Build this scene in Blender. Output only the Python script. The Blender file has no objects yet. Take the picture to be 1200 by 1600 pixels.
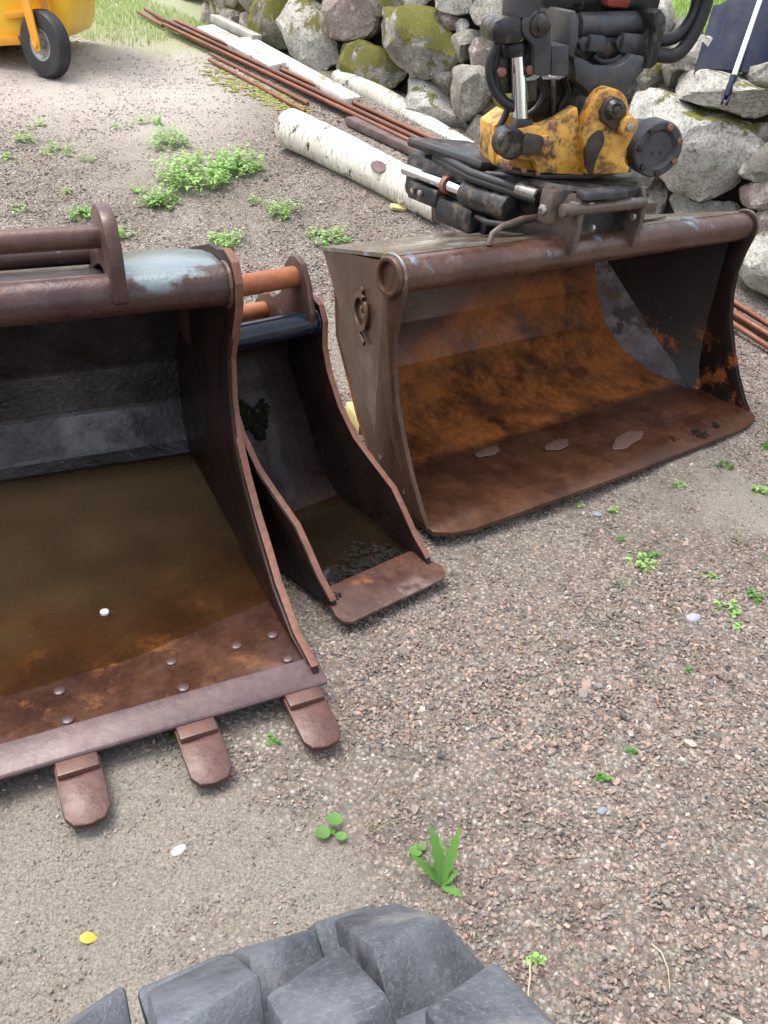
import bpy, bmesh, math, random
import numpy as np
from mathutils import Vector, Matrix, noise, Euler
rng = np.random.default_rng(7); random.seed(7)
SC = bpy.context.scene
COL = SC.collection
R = math.radians

# ---------------------------------------------------------------- camera
PITCH, ROLL, HGT, FPX = R(34), R(6), 1.5, 1300.0
cF = Vector((0, math.cos(PITCH), -math.sin(PITCH)))
r0, u0 = Vector((1, 0, 0)), Vector((0, math.sin(PITCH), math.cos(PITCH)))
cR = math.cos(ROLL) * r0 + math.sin(ROLL) * u0
cU = -math.sin(ROLL) * r0 + math.cos(ROLL) * u0
EYE = Vector((0, 0, HGT))
cam = bpy.data.cameras.new('camera'); co = bpy.data.objects.new('camera', cam); COL.objects.link(co)
cam.sensor_fit = 'VERTICAL'; cam.sensor_height = 24; cam.sensor_width = 18
cam.lens = FPX / 1600 * 24; cam.clip_start = .02; cam.clip_end = 500
m = Matrix.Identity(4)
for i in range(3):
    m[i][0], m[i][1], m[i][2], m[i][3] = cR[i], cU[i], -cF[i], EYE[i]
co.matrix_world = m
SC.camera = co

# ---------------------------------------------------------------- sky, sun, exposure
SUN_EL, SUN_AZ = R(70), R(-75)
w = bpy.data.worlds.new('World'); SC.world = w; w.use_nodes = True
nt = w.node_tree; nt.nodes.clear()
sky = nt.nodes.new('ShaderNodeTexSky'); sky.sky_type = 'NISHITA'; sky.sun_disc = False
sky.sun_elevation = SUN_EL; sky.sun_rotation = SUN_AZ; sky.air_density = 1.0; sky.dust_density = 4.0
hs = nt.nodes.new('ShaderNodeHueSaturation'); hs.inputs['Saturation'].default_value = .45
bg = nt.nodes.new('ShaderNodeBackground'); bg.inputs['Strength'].default_value = .15
wo = nt.nodes.new('ShaderNodeOutputWorld')
nt.links.new(sky.outputs[0], hs.inputs['Color']); nt.links.new(hs.outputs[0], bg.inputs[0]); nt.links.new(bg.outputs[0], wo.inputs[0])
sl = bpy.data.lights.new('sun', 'SUN'); sl.energy = .6; sl.angle = R(28); sl.color = (1, .97, .92)
so = bpy.data.objects.new('sun', sl); COL.objects.link(so); so.location = (0, 0, 9)
sd = Vector((math.sin(SUN_AZ) * math.cos(SUN_EL), math.cos(SUN_AZ) * math.cos(SUN_EL), math.sin(SUN_EL)))
so.rotation_euler = sd.to_track_quat('Z', 'Y').to_euler()
SC.view_settings.view_transform = 'Standard'; SC.view_settings.look = 'None'
SC.view_settings.exposure = 1.55; SC.view_settings.gamma = 1; SC.view_settings.use_curve_mapping = False
SC.render.engine = 'CYCLES'
SC.cycles.use_denoising = True
try: SC.cycles.denoiser = 'OPENIMAGEDENOISE'; SC.cycles.denoising_prefilter = 'ACCURATE'
except Exception: pass
SC.cycles.max_bounces = 7; SC.cycles.caustics_reflective = False; SC.cycles.caustics_refractive = False

# ---------------------------------------------------------------- helpers
MW = {}
def tag(o, label=None, cat=None, group=None, kind=None):
    if label: o['label'] = label
    if cat: o['category'] = cat
    if group: o['group'] = group
    if kind: o['kind'] = kind
    return o
def thing(name, label, cat, M=None, group=None):
    o = bpy.data.objects.new(name, None); COL.objects.link(o); o.empty_display_size = .05
    M = M or Matrix.Identity(4); o.matrix_world = M; MW[o] = M.copy()
    return tag(o, label, cat, group)
def build(bm, name, mt, parent=None, frame=None, smooth=None, label=None):
    """one mesh object; frame = the frame the bmesh is written in (default: the parent's)"""
    if frame is not None:
        T = (MW[parent].inverted() @ frame) if parent is not None else frame
        bmesh.ops.transform(bm, matrix=T, verts=bm.verts)
    me = bpy.data.meshes.new(name)
    if smooth is not None:
        for f in bm.faces: f.smooth = True
        for e in bm.edges:
            e.smooth = not (len(e.link_faces) == 2 and e.calc_face_angle(0) > R(smooth))
    bm.to_mesh(me); bm.free()
    me.materials.append(mt)
    o = bpy.data.objects.new(name, me); COL.objects.link(o)
    if parent is not None:
        o.parent = parent; MW[o] = MW[parent]
    else: MW[o] = Matrix.Identity(4)
    if label: o['label'] = label
    return o
def frame(O, yaw, tilt=0, pit=0):
    y, t, q = R(yaw), R(tilt), R(pit)
    n = Vector((math.cos(y) * math.cos(t), math.sin(y) * math.cos(t), math.sin(t)))
    b = Vector((0, 0, 1)).cross(n).normalized(); u = n.cross(b)
    b, u = math.cos(q) * b + math.sin(q) * u, math.cos(q) * u - math.sin(q) * b
    M = Matrix.Identity(4)
    for i in range(3): M[i][0], M[i][1], M[i][2], M[i][3] = n[i], b[i], u[i], O[i]
    return M
def ray(u, v):
    return cR * ((u - 600) / FPX) - cU * ((v - 800) / FPX) + cF
def loc(u, v, M, axis, val):
    """point of plane (local axis = val) of frame M seen at photo pixel (u, v), in M's own coordinates"""
    Mi = M.inverted(); p = Mi @ EYE; d = Mi.to_3x3() @ ray(u, v)
    return p + d * ((val - p[axis]) / d[axis])
def plan(pts, M, axis, val, crop=(0, 0, 1)):
    """outline measured on the photo -> true-size 2-D outline in that plane"""
    o = [i for i in range(3) if i != axis]
    out = []
    for (a, b) in pts:
        q = loc(crop[0] + a / crop[2], crop[1] + b / crop[2], M, axis, val); out.append((q[o[0]], q[o[1]]))
    return out
def BM(): return bmesh.new()
def bevel(bm, off, seg=2, ang=25):
    es = [e for e in bm.edges if len(e.link_faces) == 2 and e.calc_face_angle(0) > R(ang)]
    if es: bmesh.ops.bevel(bm, geom=es, offset=off, segments=seg, profile=.5, affect='EDGES', clamp_overlap=True)
def prism(poly, axis, a0, a1, bev=.003, bm=None, seg=2):
    """extrude a 2-D outline along a local axis"""
    new = BM(); o = [i for i in range(3) if i != axis]
    def mk(p, a):
        v = [0, 0, 0]; v[axis] = a; v[o[0]], v[o[1]] = p; return new.verts.new(v)
    A = [mk(p, a0) for p in poly]; B = [mk(p, a1) for p in poly]; n = len(poly)
    new.faces.new(A); new.faces.new(B[::-1])
    for i in range(n): new.faces.new((A[i], B[i], B[(i + 1) % n], A[(i + 1) % n]))
    bmesh.ops.recalc_face_normals(new, faces=new.faces)
    if bev: bevel(new, bev, seg)
    if bm is None: return new
    join(bm, new); return bm
def join(bm, other, M=None):
    if M is not None: bmesh.ops.transform(other, matrix=M, verts=other.verts)
    me = bpy.data.meshes.new('tmp'); other.to_mesh(me); other.free(); bm.from_mesh(me); bpy.data.meshes.remove(me)
    return bm
def box(c, s, bev=.004, bm=None, rot=None):
    new = BM(); bmesh.ops.create_cube(new, size=1)
    bmesh.ops.scale(new, vec=s, verts=new.verts)
    if bev: bevel(new, bev)
    if rot: bmesh.ops.rotate(new, cent=(0, 0, 0), matrix=Euler(rot).to_matrix(), verts=new.verts)
    bmesh.ops.translate(new, vec=c, verts=new.verts)
    if bm is None: return new
    return join(bm, new)
def tube(pts, r, seg=24, bm=None, caps=True, jit=0):
    pts = [Vector(p) for p in pts]; new = BM(); rings = []
    rr = r if isinstance(r, (list, tuple)) else [r] * len(pts)
    t0 = (pts[1] - pts[0]).normalized(); a = t0.orthogonal().normalized()
    for i, p in enumerate(pts):
        t = (pts[min(i + 1, len(pts) - 1)] - pts[max(i - 1, 0)]).normalized()
        a = (a - t * a.dot(t)).normalized(); b = t.cross(a)
        rings.append([new.verts.new(p + (a * math.cos(k * math.tau / seg) + b * math.sin(k * math.tau / seg)) * rr[i] * (1 + jit * (random.random() - .5))) for k in range(seg)])
    for A, B in zip(rings, rings[1:]):
        for k in range(seg): new.faces.new((A[k], A[(k + 1) % seg], B[(k + 1) % seg], B[k]))
    if caps: new.faces.new(rings[0][::-1]); new.faces.new(rings[-1])
    bmesh.ops.recalc_face_normals(new, faces=new.faces)
    if bm is None: return new
    return join(bm, new)
def rod(a, b, r, seg=28, bev=.003, bm=None):
    new = tube([a, b], r, seg)
    if bev: bevel(new, bev, 2, 60)
    if bm is None: return new
    return join(bm, new)
def ring(c, axis, r, rr, seg=36, sub=8, bm=None, jit=0):
    o = [i for i in range(3) if i != axis]; pts = []
    for k in range(seg):
        v = [0, 0, 0]; v[axis] = c[axis]; v[o[0]] = c[o[0]] + r * math.cos(k * math.tau / seg); v[o[1]] = c[o[1]] + r * math.sin(k * math.tau / seg); pts.append(v)
    new = BM(); rg = []
    C = Vector(c); ax = Vector([1 if i == axis else 0 for i in range(3)])
    for k, p in enumerate(pts):
        p = Vector(p); d = (p - C).normalized(); q = rr * (1 + jit * (random.random() - .5))
        rg.append([new.verts.new(p + d * q * math.cos(j * math.tau / sub) + ax * q * math.sin(j * math.tau / sub)) for j in range(sub)])
    for k in range(seg):
        A, B = rg[k], rg[(k + 1) % seg]
        for j in range(sub): new.faces.new((A[j], A[(j + 1) % sub], B[(j + 1) % sub], B[j]))
    bmesh.ops.recalc_face_normals(new, faces=new.faces)
    if bm is None: return new
    return join(bm, new)
def lathe(prof, axis, c, seg=48, bm=None):
    """prof: (axial, radius) closed outline"""
    new = BM(); o = [i for i in range(3) if i != axis]; rg = []
    for k in range(seg):
        a = k * math.tau / seg; rw = []
        for (x, r) in prof:
            v = [0, 0, 0]; v[axis] = c[axis] + x; v[o[0]] = c[o[0]] + r * math.cos(a); v[o[1]] = c[o[1]] + r * math.sin(a); rw.append(new.verts.new(v))
        rg.append(rw)
    n = len(prof)
    for k in range(seg):
        A, B = rg[k], rg[(k + 1) % seg]
        for j in range(n): new.faces.new((A[j], A[(j + 1) % n], B[(j + 1) % n], B[j]))
    bmesh.ops.remove_doubles(new, verts=new.verts, dist=1e-5)
    bmesh.ops.recalc_face_normals(new, faces=new.faces)
    if bm is None: return new
    return join(bm, new)
def circ(c, r, n=28, sx=1, sy=1):
    return [(c[0] + r * sx * math.cos(k * math.tau / n), c[1] + r * sy * math.sin(k * math.tau / n)) for k in range(n)]
def hexbolt(c, axis, sgn, r, h, bm=None):
    o = [i for i in range(3) if i != axis]
    pl = [(c[o[0]] + r * math.cos(k * math.tau / 6), c[o[1]] + r * math.sin(k * math.tau / 6)) for k in range(6)]
    return prism(pl, axis, c[axis], c[axis] + sgn * h, r * .12, bm)
def smoothpoly(poly, it=2):
    for _ in range(it):
        out = []
        for i in range(len(poly)):
            a, b = poly[i], poly[(i + 1) % len(poly)]
            out += [(a[0] * .75 + b[0] * .25, a[1] * .75 + b[1] * .25), (a[0] * .25 + b[0] * .75, a[1] * .25 + b[1] * .75)]
        poly = out
    return poly
def shell(prof, thick, d0, d1, parts=1):
    """bent plate: inner profile (s, t) list, thickness outward; d0(k), d1(k) give the ends for each profile point"""
    P = [Vector(p) for p in prof]; Q = []
    for i, p in enumerate(P):
        t = (P[min(i + 1, len(P) - 1)] - P[max(i - 1, 0)]).normalized()
        Q.append(p + Vector((t.y, -t.x)) * thick)
    bm = BM()
    def row(L):
        return [[bm.verts.new((d0(k) + (d1(k) - d0(k)) * j / parts, p.x, p.y)) for j in range(parts + 1)] for k, p in enumerate(L)]
    a, b = row(P), row(Q); n = len(P)
    for k in range(n - 1):
        for j in range(parts):
            bm.faces.new((a[k][j], a[k][j + 1], a[k + 1][j + 1], a[k + 1][j])); bm.faces.new((b[k][j], b[k + 1][j], b[k + 1][j + 1], b[k][j + 1]))
        bm.faces.new((a[k][0], a[k + 1][0], b[k + 1][0], b[k][0])); bm.faces.new((a[k][-1], b[k][-1], b[k + 1][-1], a[k + 1][-1]))
    for j in range(parts):
        bm.faces.new((a[0][j], b[0][j], b[0][j + 1], a[0][j + 1])); bm.faces.new((a[-1][j], a[-1][j + 1], b[-1][j + 1], b[-1][j]))
    bmesh.ops.recalc_face_normals(bm, faces=bm.faces)
    return bm
def roundprof(P, r=.02, seg=3):
    """small bend radii at the folds"""
    out = [P[0]]
    for i in range(1, len(P) - 1):
        a, b, c = Vector(P[i - 1]), Vector(P[i]), Vector(P[i + 1])
        q = min(r, (a - b).length * .45, (c - b).length * .45)
        p0, p1 = b + (a - b).normalized() * q, b + (c - b).normalized() * q
        for k in range(seg + 1):
            t = k / seg; out.append(tuple(p0 * (1 - t) ** 2 + b * 2 * t * (1 - t) + p1 * t * t))
    out.append(P[-1]); return out

# ---------------------------------------------------------------- materials
class G:
    def __init__(s, name):
        s.m = bpy.data.materials.new(name); s.m.use_nodes = True; s.t = s.m.node_tree; s.t.nodes.clear()
        s.out = s.n('ShaderNodeOutputMaterial'); s.p = s.n('ShaderNodeBsdfPrincipled'); s.l(s.p.outputs[0], s.out.inputs[0])
        s.tc = s.n('ShaderNodeTexCoord'); s.obj = s.tc.outputs['Object']
    def n(s, t, **k):
        x = s.t.nodes.new(t)
        for a, b in k.items(): setattr(x, a, b)
        return x
    def l(s, a, b): s.t.links.new(a, b)
    def put(s, sock, v):
        if isinstance(v, bpy.types.NodeSocket): s.l(v, sock)
        elif isinstance(v, (tuple, list)) and len(v) == 3 and sock.type == 'RGBA': sock.default_value = (*v, 1)
        else: sock.default_value = v
    def set(s, **k):
        for a, v in k.items(): s.put(s.p.inputs[a.replace('_', ' ')], v)
    def noise(s, scale, detail=4, rough=.55, vec=None, dist=0):
        x = s.n('ShaderNodeTexNoise'); s.put(x.inputs['Vector'], vec or s.obj); x.inputs['Scale'].default_value = scale
        x.inputs['Detail'].default_value = detail; x.inputs['Roughness'].default_value = rough; x.inputs['Distortion'].default_value = dist
        return x.outputs[0]
    def vor(s, scale, vec=None, feature='F1', out='Distance', rand=1):
        x = s.n('ShaderNodeTexVoronoi', feature=feature); s.put(x.inputs['Vector'], vec or s.obj); x.inputs['Scale'].default_value = scale
        x.inputs['Randomness'].default_value = rand
        return x.outputs[out]
    def step(s, v, a, b, lo=0., hi=1.):
        x = s.n('ShaderNodeMapRange'); s.put(x.inputs[0], v); x.inputs[1].default_value = a; x.inputs[2].default_value = b
        x.inputs[3].default_value = lo; x.inputs[4].default_value = hi; x.interpolation_type = 'SMOOTHSTEP'
        return x.outputs[0]
    def math(s, op, a, b=0.):
        x = s.n('ShaderNodeMath', operation=op); s.put(x.inputs[0], a); s.put(x.inputs[1], b); return x.outputs[0]
    def mix(s, f, a, b, blend='MIX'):
        x = s.n('ShaderNodeMix', data_type='RGBA', blend_type=blend); s.put(x.inputs[0], f); s.put(x.inputs[6], a); s.put(x.inputs[7], b); return x.outputs[2]
    def ramp(s, f, stops, const=False):
        x = s.n('ShaderNodeValToRGB'); s.put(x.inputs[0], f); e = x.color_ramp.elements
        if const: x.color_ramp.interpolation = 'CONSTANT'
        while len(e) < len(stops): e.new(.5)
        for q, (p, c) in zip(e, stops): q.position = p; q.color = (*c, 1)
        return x.outputs[0]
    def bump(s, h, strength=.3, dist=.01, normal=None):
        x = s.n('ShaderNodeBump'); s.put(x.inputs['Height'], h); x.inputs['Strength'].default_value = strength; x.inputs['Distance'].default_value = dist
        if normal is not None: s.l(normal, x.inputs['Normal'])
        return x.outputs[0]
    def axis(s, i, vec=None):
        x = s.n('ShaderNodeSeparateXYZ'); s.l(vec or s.obj, x.inputs[0]); return x.outputs[i]
    def scale(s, v, vec=None):
        x = s.n('ShaderNodeMapping'); s.l(vec or s.obj, x.inputs[0]); x.inputs['Scale'].default_value = v; return x.outputs[0]
    def rnd(s):
        return s.n('ShaderNodeObjectInfo').outputs['Random']
    def up(s):
        x = s.n('ShaderNodeNewGeometry'); y = s.n('ShaderNodeSeparateXYZ'); s.l(x.outputs['Normal'], y.inputs[0]); return y.outputs[2]

def rust(name, a, b, orange=None, o=(.5, .62), zone=None, rough=(.25, .55), paint=None, pz=(.5, .55), pzone=None, bmp=.25, orange_scale=7, wet=.3, spec=.42, streak=None, metal=.15):
    g = G(name)
    n1 = g.noise(4.5, 8, .62); n2 = g.noise(55, 6, .7); n3 = g.noise(1.7, 5, .6)
    c = g.mix(g.step(n1, .35, .68), a, b)
    c = g.mix(g.step(n2, .3, .75, 0, .55), c, tuple(x * .45 for x in a))
    r = g.step(g.noise(9, 7, .65), .3, .7, rough[0], rough[1])
    if orange:
        k = g.math('MULTIPLY', g.step(g.noise(orange_scale, 10, .72), o[0], o[1]), g.step(g.noise(95, 5, .75, vec=g.scale(streak) if streak else None), .34, .62, .48, 1))
        if zone: k = g.math('MULTIPLY', k, zone(g))
        c = g.mix(k, c, g.mix(g.noise(26, 5), orange, tuple(x * .5 for x in orange)))
        r = g.math('ADD', r, g.math('MULTIPLY', k, .3))
    if paint:
        k = g.step(g.noise(6, 9, .68), pz[0], pz[1])
        if pzone: k = g.math('MULTIPLY', k, pzone(g))
        c = g.mix(k, c, g.mix(g.step(n3, .35, .65), paint, tuple(x * .7 for x in paint)))
        r = g.math('SUBTRACT', r, g.math('MULTIPLY', k, .08))
    # scratches
    sc = g.noise(3, 6, .75, vec=g.scale((2, 60, 60)))
    c = g.mix(g.step(sc, .68, .74, 0, .16), c, tuple(min(1, x * 2.4) for x in b))
    h = g.math('ADD', n2, g.math('MULTIPLY', n1, 1.5))
    g.set(Base_Color=c, Roughness=r, Metallic=metal, Normal=g.bump(h, bmp, .004), Specular_IOR_Level=spec, Coat_Weight=g.math('MULTIPLY', g.step(g.noise(5, 7, .7), .42, .62), wet), Coat_Roughness=.12)
    return g.m
def simple(name, a, b, scale=8, rough=(.4, .6), metal=0., bmp=.15, dirt=None, dz=(.55, .65), bs=40, spec=.5):
    g = G(name)
    c = g.mix(g.step(g.noise(scale, 7, .62), .35, .66), a, b)
    if dirt: c = g.mix(g.step(g.noise(scale * 1.7, 9, .7), dz[0], dz[1]), c, dirt)
    h = g.noise(bs, 6, .65)
    g.set(Base_Color=c, Roughness=g.step(g.noise(scale * 2, 5), .3, .7, rough[0], rough[1]), Metallic=metal, Normal=g.bump(h, bmp, .004), Specular_IOR_Level=spec)
    return g.m
def rnd_tint(name, stops, rough=.8, bmp=.3, bs=60):
    g = G(name); c = g.ramp(g.rnd(), stops)
    c = g.mix(g.step(g.noise(bs * .5, 5, .6), .3, .7, 0, .5), c, (.05, .045, .04))
    g.set(Base_Color=c, Roughness=rough, Normal=g.bump(g.noise(bs, 5), bmp, .004)); return g.m

ORANGE = (.36, .105, .018)
M_ = {}
def zone_floor(g):
    n = g.noise(3.5, 6, .65); s = g.math('ADD', g.axis(1), g.math('MULTIPLY', n, .10)); t = g.math('ADD', g.axis(2), g.math('MULTIPLY', n, .10))
    t = g.math('SUBTRACT', t, g.step(g.axis(0), .25, 1.15, 0, .22))
    return g.math('MULTIPLY', g.step(s, .35, .40), g.step(t, .17, .27, 1, .05))
M_['grade_in'] = rust('wet_rusty_steel_orange', (.052, .021, .011), (.115, .046, .021), (.47, .145, .028), (.34, .60), zone_floor, (.26, .5), orange_scale=4, streak=(1.1, .5, .5), spec=.32, wet=.22)
M_['grade_out'] = rust('brown_weathered_steel', (.060, .031, .018), (.115, .058, .032), (.22, .09, .035), (.56, .75), None, (.28, .55), paint=(.36, .28, .23), pz=(.66, .68))
M_['grade_top'] = rust('wet_brown_green_steel', (.13, .10, .066), (.20, .155, .105), None, rough=(.12, .35), paint=(.22, .30, .33), pz=(.55, .62))
M_['grade_pipe'] = rust('rusty_tube', (.075, .036, .025), (.16, .080, .052), ORANGE, (.64, .8), None, (.2, .42), bmp=.5, wet=.5, paint=(.20, .27, .33), pz=(.56, .64), pzone=lambda g: g.step(g.axis(2), .69, .72))  # blue on the tube's upper half is sky sheen put into the colour
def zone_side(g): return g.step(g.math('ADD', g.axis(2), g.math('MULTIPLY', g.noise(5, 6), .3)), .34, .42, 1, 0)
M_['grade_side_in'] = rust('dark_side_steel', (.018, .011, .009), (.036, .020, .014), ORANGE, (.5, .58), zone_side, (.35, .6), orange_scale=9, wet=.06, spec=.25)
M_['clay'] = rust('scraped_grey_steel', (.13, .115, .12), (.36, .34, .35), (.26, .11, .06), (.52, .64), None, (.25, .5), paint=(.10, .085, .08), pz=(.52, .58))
M_['dig_in'] = rust('dark_wet_rust', (.024, .018, .019), (.095, .080, .086), ORANGE, (.66, .8), None, (.06, .22), bmp=1.0, wet=.85, spec=.7, metal=.4)
M_['dig_side'] = rust('dark_side_rust', (.022, .012, .010), (.050, .024, .017), (.14, .06, .03), (.62, .78), None, (.35, .6), bmp=.3, wet=.06, spec=.25)
M_['dig_floor'] = rust('floor_rust', (.050, .022, .016), (.105, .046, .026), (.25, .095, .028), (.52, .66), None, (.16, .4), wet=.5)
M_['dig_edge'] = rust('cut_edge_rust', (.082, .034, .024), (.130, .056, .040), (.26, .10, .04), (.62, .74), None, (.4, .62), wet=.06, spec=.3)
M_['tooth'] = rust('tooth_steel', (.060, .025, .019), (.125, .054, .040), (.28, .10, .035), (.55, .68), None, (.28, .55), paint=(.20, .15, .14), pz=(.46, .60), pzone=lambda g: g.math('ADD', g.step(g.math('ADD', g.axis(1), g.math('MULTIPLY', g.noise(30, 6), .04)), -.125, -.16), .12), bmp=.5, wet=.3)
M_['lip'] = rust('narrow_lip_rust', (.070, .032, .024), (.150, .075, .055), (.30, .11, .035), (.50, .62), lambda g: g.step(g.axis(1), .05, .11), (.25, .55), paint=(.19, .135, .12), pz=(.50, .60), pzone=lambda g: g.step(g.axis(1), .06, .03), wet=.4)
M_['blade'] = rust('worn_purple_steel', (.092, .058, .058), (.135, .085, .084), (.15, .07, .045), (.6, .75), None, (.28, .48), wet=.1)
M_['dig_pipe'] = rust('tube_rust_blue', (.060, .028, .025), (.13, .066, .055), (.22, .10, .06), (.60, .7), rough=(.2, .42), bmp=.6, wet=.5, paint=(.185, .235, .245), pz=(.44, .54),
                      pzone=lambda g: g.math('MULTIPLY', g.step(g.axis(2), .765, .80), g.step(g.axis(0), -.30, -.24)))
M_['dig_top'] = rust('top_plate_blue_paint', (.11, .055, .045), (.17, .08, .06), None, rough=(.2, .4), paint=(.18, .23, .24), pz=(.36, .48), pzone=lambda g: g.step(g.axis(0), -.34, -.22))
M_['pin_dark'] = rust('dark_rust_pin', (.075, .038, .031), (.14, .07, .05), (.3, .12, .05), (.62, .75), None, (.3, .55), paint=(.30, .38, .35), pz=(.63, .68))
M_['pin_orange'] = rust('orange_rust_pin', (.30, .10, .04), (.40, .145, .06), None, rough=(.45, .7))
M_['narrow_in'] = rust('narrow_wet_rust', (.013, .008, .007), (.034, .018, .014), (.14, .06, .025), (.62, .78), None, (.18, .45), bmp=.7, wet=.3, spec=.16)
M_['side_edge'] = rust('flame_cut_edge', (.17, .078, .052), (.25, .125, .088), None, rough=(.5, .7), wet=0, spec=.3)
M_['blue_black'] = rust('blue_black_paint', (.012, .017, .028), (.02, .028, .045), (.12, .06, .035), (.66, .72), None, (.1, .22), bmp=.06)
M_['weld'] = rust('weld_bead', (.10, .06, .04), (.18, .12, .08), None, rough=(.3, .5), paint=(.20, .22, .20), pz=(.5, .55), bmp=.6)
M_['black'] = simple('greasy_black_steel', (.012, .012, .013), (.032, .030, .030), 9, (.22, .6), .2, .35, dirt=(.11, .085, .062), dz=(.50, .64))
M_['slate'] = simple('slate_grey_steel', (.040, .041, .047), (.080, .079, .084), 12, (.3, .6), .2, .35, dirt=(.11, .085, .065), dz=(.55, .70))
M_['yellow'] = simple('worn_yellow_paint', (.50, .235, .028), (.70, .38, .075), 10, (.35, .65), 0, .4, dirt=(.10, .056, .026), dz=(.45, .62))
M_['yellow2'] = simple('bright_yellow_paint', (.85, .50, .02), (.9, .56, .04), 4, (.3, .45), 0, .05, dirt=(.45, .25, .05), dz=(.68, .8))
M_['orange_paint'] = simple('orange_yellow_paint', (.80, .33, .02), (.85, .38, .03), 4, (.3, .45), 0, .05)
M_['grime'] = simple('oily_grime', (.02, .015, .012), (.06, .045, .035), 14, (.35, .6), .1, .4)
M_['chrome'] = simple('chrome_rod', (.7, .7, .72), (.78, .78, .8), 3, (.08, .16), 1, .02)
M_['rubber'] = simple('black_hose_rubber', (.012, .012, .013), (.024, .024, .026), 10, (.4, .6), 0, .1)
M_['zinc'] = simple('zinc_bolt', (.30, .29, .27), (.42, .40, .37), 20, (.3, .5), .7, .1, dirt=(.12, .06, .03), dz=(.55, .6))
M_['rustbolt'] = simple('rusty_bolt', (.18, .07, .045), (.28, .12, .08), 30, (.5, .7), .1, .3)
M_['bar'] = rust('brown_worn_bar', (.09, .062, .05), (.17, .12, .10), (.3, .13, .05), (.6, .7), None, (.28, .5))
def tyre_mat():
    g = G('dusty_sky_sheen_rubber'); c = g.mix(g.step(g.noise(9, 8, .7), .3, .7), (.042, .047, .057), (.150, .162, .188))  # blue-grey base holds both dust and the sky's reflection as colour
    c = g.mix(g.step(g.noise(230, 6, .8), .50, .66, 0, .32), c, (.26, .275, .30))
    c = g.mix(g.step(g.noise(5, 8, .65), .56, .66, 0, .5), c, (.25, .25, .21))
    sc = g.noise(5, 8, .8, vec=g.scale((5, 60, 60))); c = g.mix(g.step(sc, .60, .66, 0, .5), c, (.24, .25, .27))
    g.set(Base_Color=c, Roughness=g.step(g.noise(30, 5), .3, .7, .35, .55), Specular_IOR_Level=.55, Normal=g.bump(g.math('ADD', g.noise(260, 5, .7), g.noise(30, 6, .7)), .5, .003)); return g.m
M_['tyre'] = tyre_mat()
M_['small_tyre'] = simple('small_tyre_rubber', (.022, .022, .024), (.04, .04, .042), 12, (.5, .7), 0, .1)
M_['rim'] = simple('grey_rim', (.24, .24, .23), (.36, .36, .35), 14, (.4, .6), .3, .1)
def stone_mat(name, stops, moss):
    g = G(name); r = g.rnd()
    off = g.n('ShaderNodeVectorMath', operation='ADD'); g.l(g.obj, off.inputs[0]); cx = g.n('ShaderNodeCombineXYZ')
    g.l(g.math('MULTIPLY', r, 37.), cx.inputs[0]); g.l(g.math('MULTIPLY', r, 91.), cx.inputs[1]); g.l(cx.outputs[0], off.inputs[1]); v = off.outputs[0]
    c = g.ramp(g.noise(5, 8, .62, v), stops)
    c = g.mix(g.step(g.noise(60, 6, .75, v), .42, .66, 0, .75), c, (.10, .095, .085))
    c = g.mix(g.step(g.noise(11, 9, .7, v), .56, .62, 0, .8), c, (.52, .50, .45))      # pale lichen
    c = g.mix(g.step(g.noise(24, 8, .75, v), .60, .66, 0, .8), c, (.045, .043, .04))   # dark lichen
    mk = g.math('ADD', g.noise(6, 9, .68, v), g.math('MULTIPLY', g.up(), .16)); mk = g.step(mk, moss, moss + .07)
    ms = g.mix(g.noise(45, 5, .7, v), (.075, .075, .012), (.27, .25, .045)); c = g.mix(mk, c, ms)
    h = g.math('ADD', g.math('ADD', g.noise(9, 9, .65, v), g.math('MULTIPLY', g.noise(70, 6, .7, v), .35)), g.math('MULTIPLY', mk, g.math('MULTIPLY', g.noise(130, 4, .8, v), .9)))
    g.set(Base_Color=c, Roughness=.85, Normal=g.bump(h, .8, .02)); return g.m
GREY = [(.25, (.16, .147, .122)), (.5, (.30, .278, .236)), (.75, (.47, .445, .39))]
PINK = [(.25, (.20, .14, .12)), (.5, (.30, .23, .20)), (.75, (.42, .36, .32))]
WHITE = [(.25, (.29, .275, .235)), (.5, (.48, .46, .41)), (.75, (.64, .62, .56))]
M_['st_grey'] = stone_mat('granite_grey', GREY, .66); M_['st_pink'] = stone_mat('granite_pink', PINK, .70)
M_['st_white'] = stone_mat('granite_pale', WHITE, .64); M_['st_moss'] = stone_mat('granite_mossy', GREY, .47)
M_['earth'] = simple('dark_earth', (.03, .026, .018), (.06, .05, .03), 9, (.8, .9), 0, .6)
def bark_mat(name, pale=1.0):
    g = G(name); x = g.scale((9, 1, 1))
    c = g.mix(g.step(g.noise(4, 6, .6), .3, .7), (.82 * pale, .80 * pale, .72 * pale), (.64 * pale, .60 * pale, .49 * pale))
    ln = g.noise(9, 6, .7, vec=g.scale((11, 1.2, 1.2))); c = g.mix(g.step(ln, .53, .62, 0, .8), c, (.16, .135, .10))
    c = g.mix(g.step(g.noise(6, 8, .75, vec=g.scale((1.6, 1, 1))), .585, .64), c, (.04, .034, .03))
    c = g.mix(g.step(g.noise(16, 6, .7), .60, .70, 0, .7), c, (.20, .20, .10))
    g.set(Base_Color=c, Roughness=.65, Normal=g.bump(g.math('ADD', ln, g.noise(30, 5)), .45, .008)); return g.m
M_['bark'] = bark_mat('birch_bark'); M_['bark2'] = bark_mat('birch_bark_darker', .82)
M_['woodend'] = simple('log_end', (.16, .10, .06), (.28, .19, .11), 20, (.8, .9), 0, .5)
M_['board'] = simple('white_painted_board', (.58, .57, .53), (.74, .73, .70), 6, (.5, .7), 0, .4, dirt=(.22, .21, .07), dz=(.54, .62))
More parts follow.
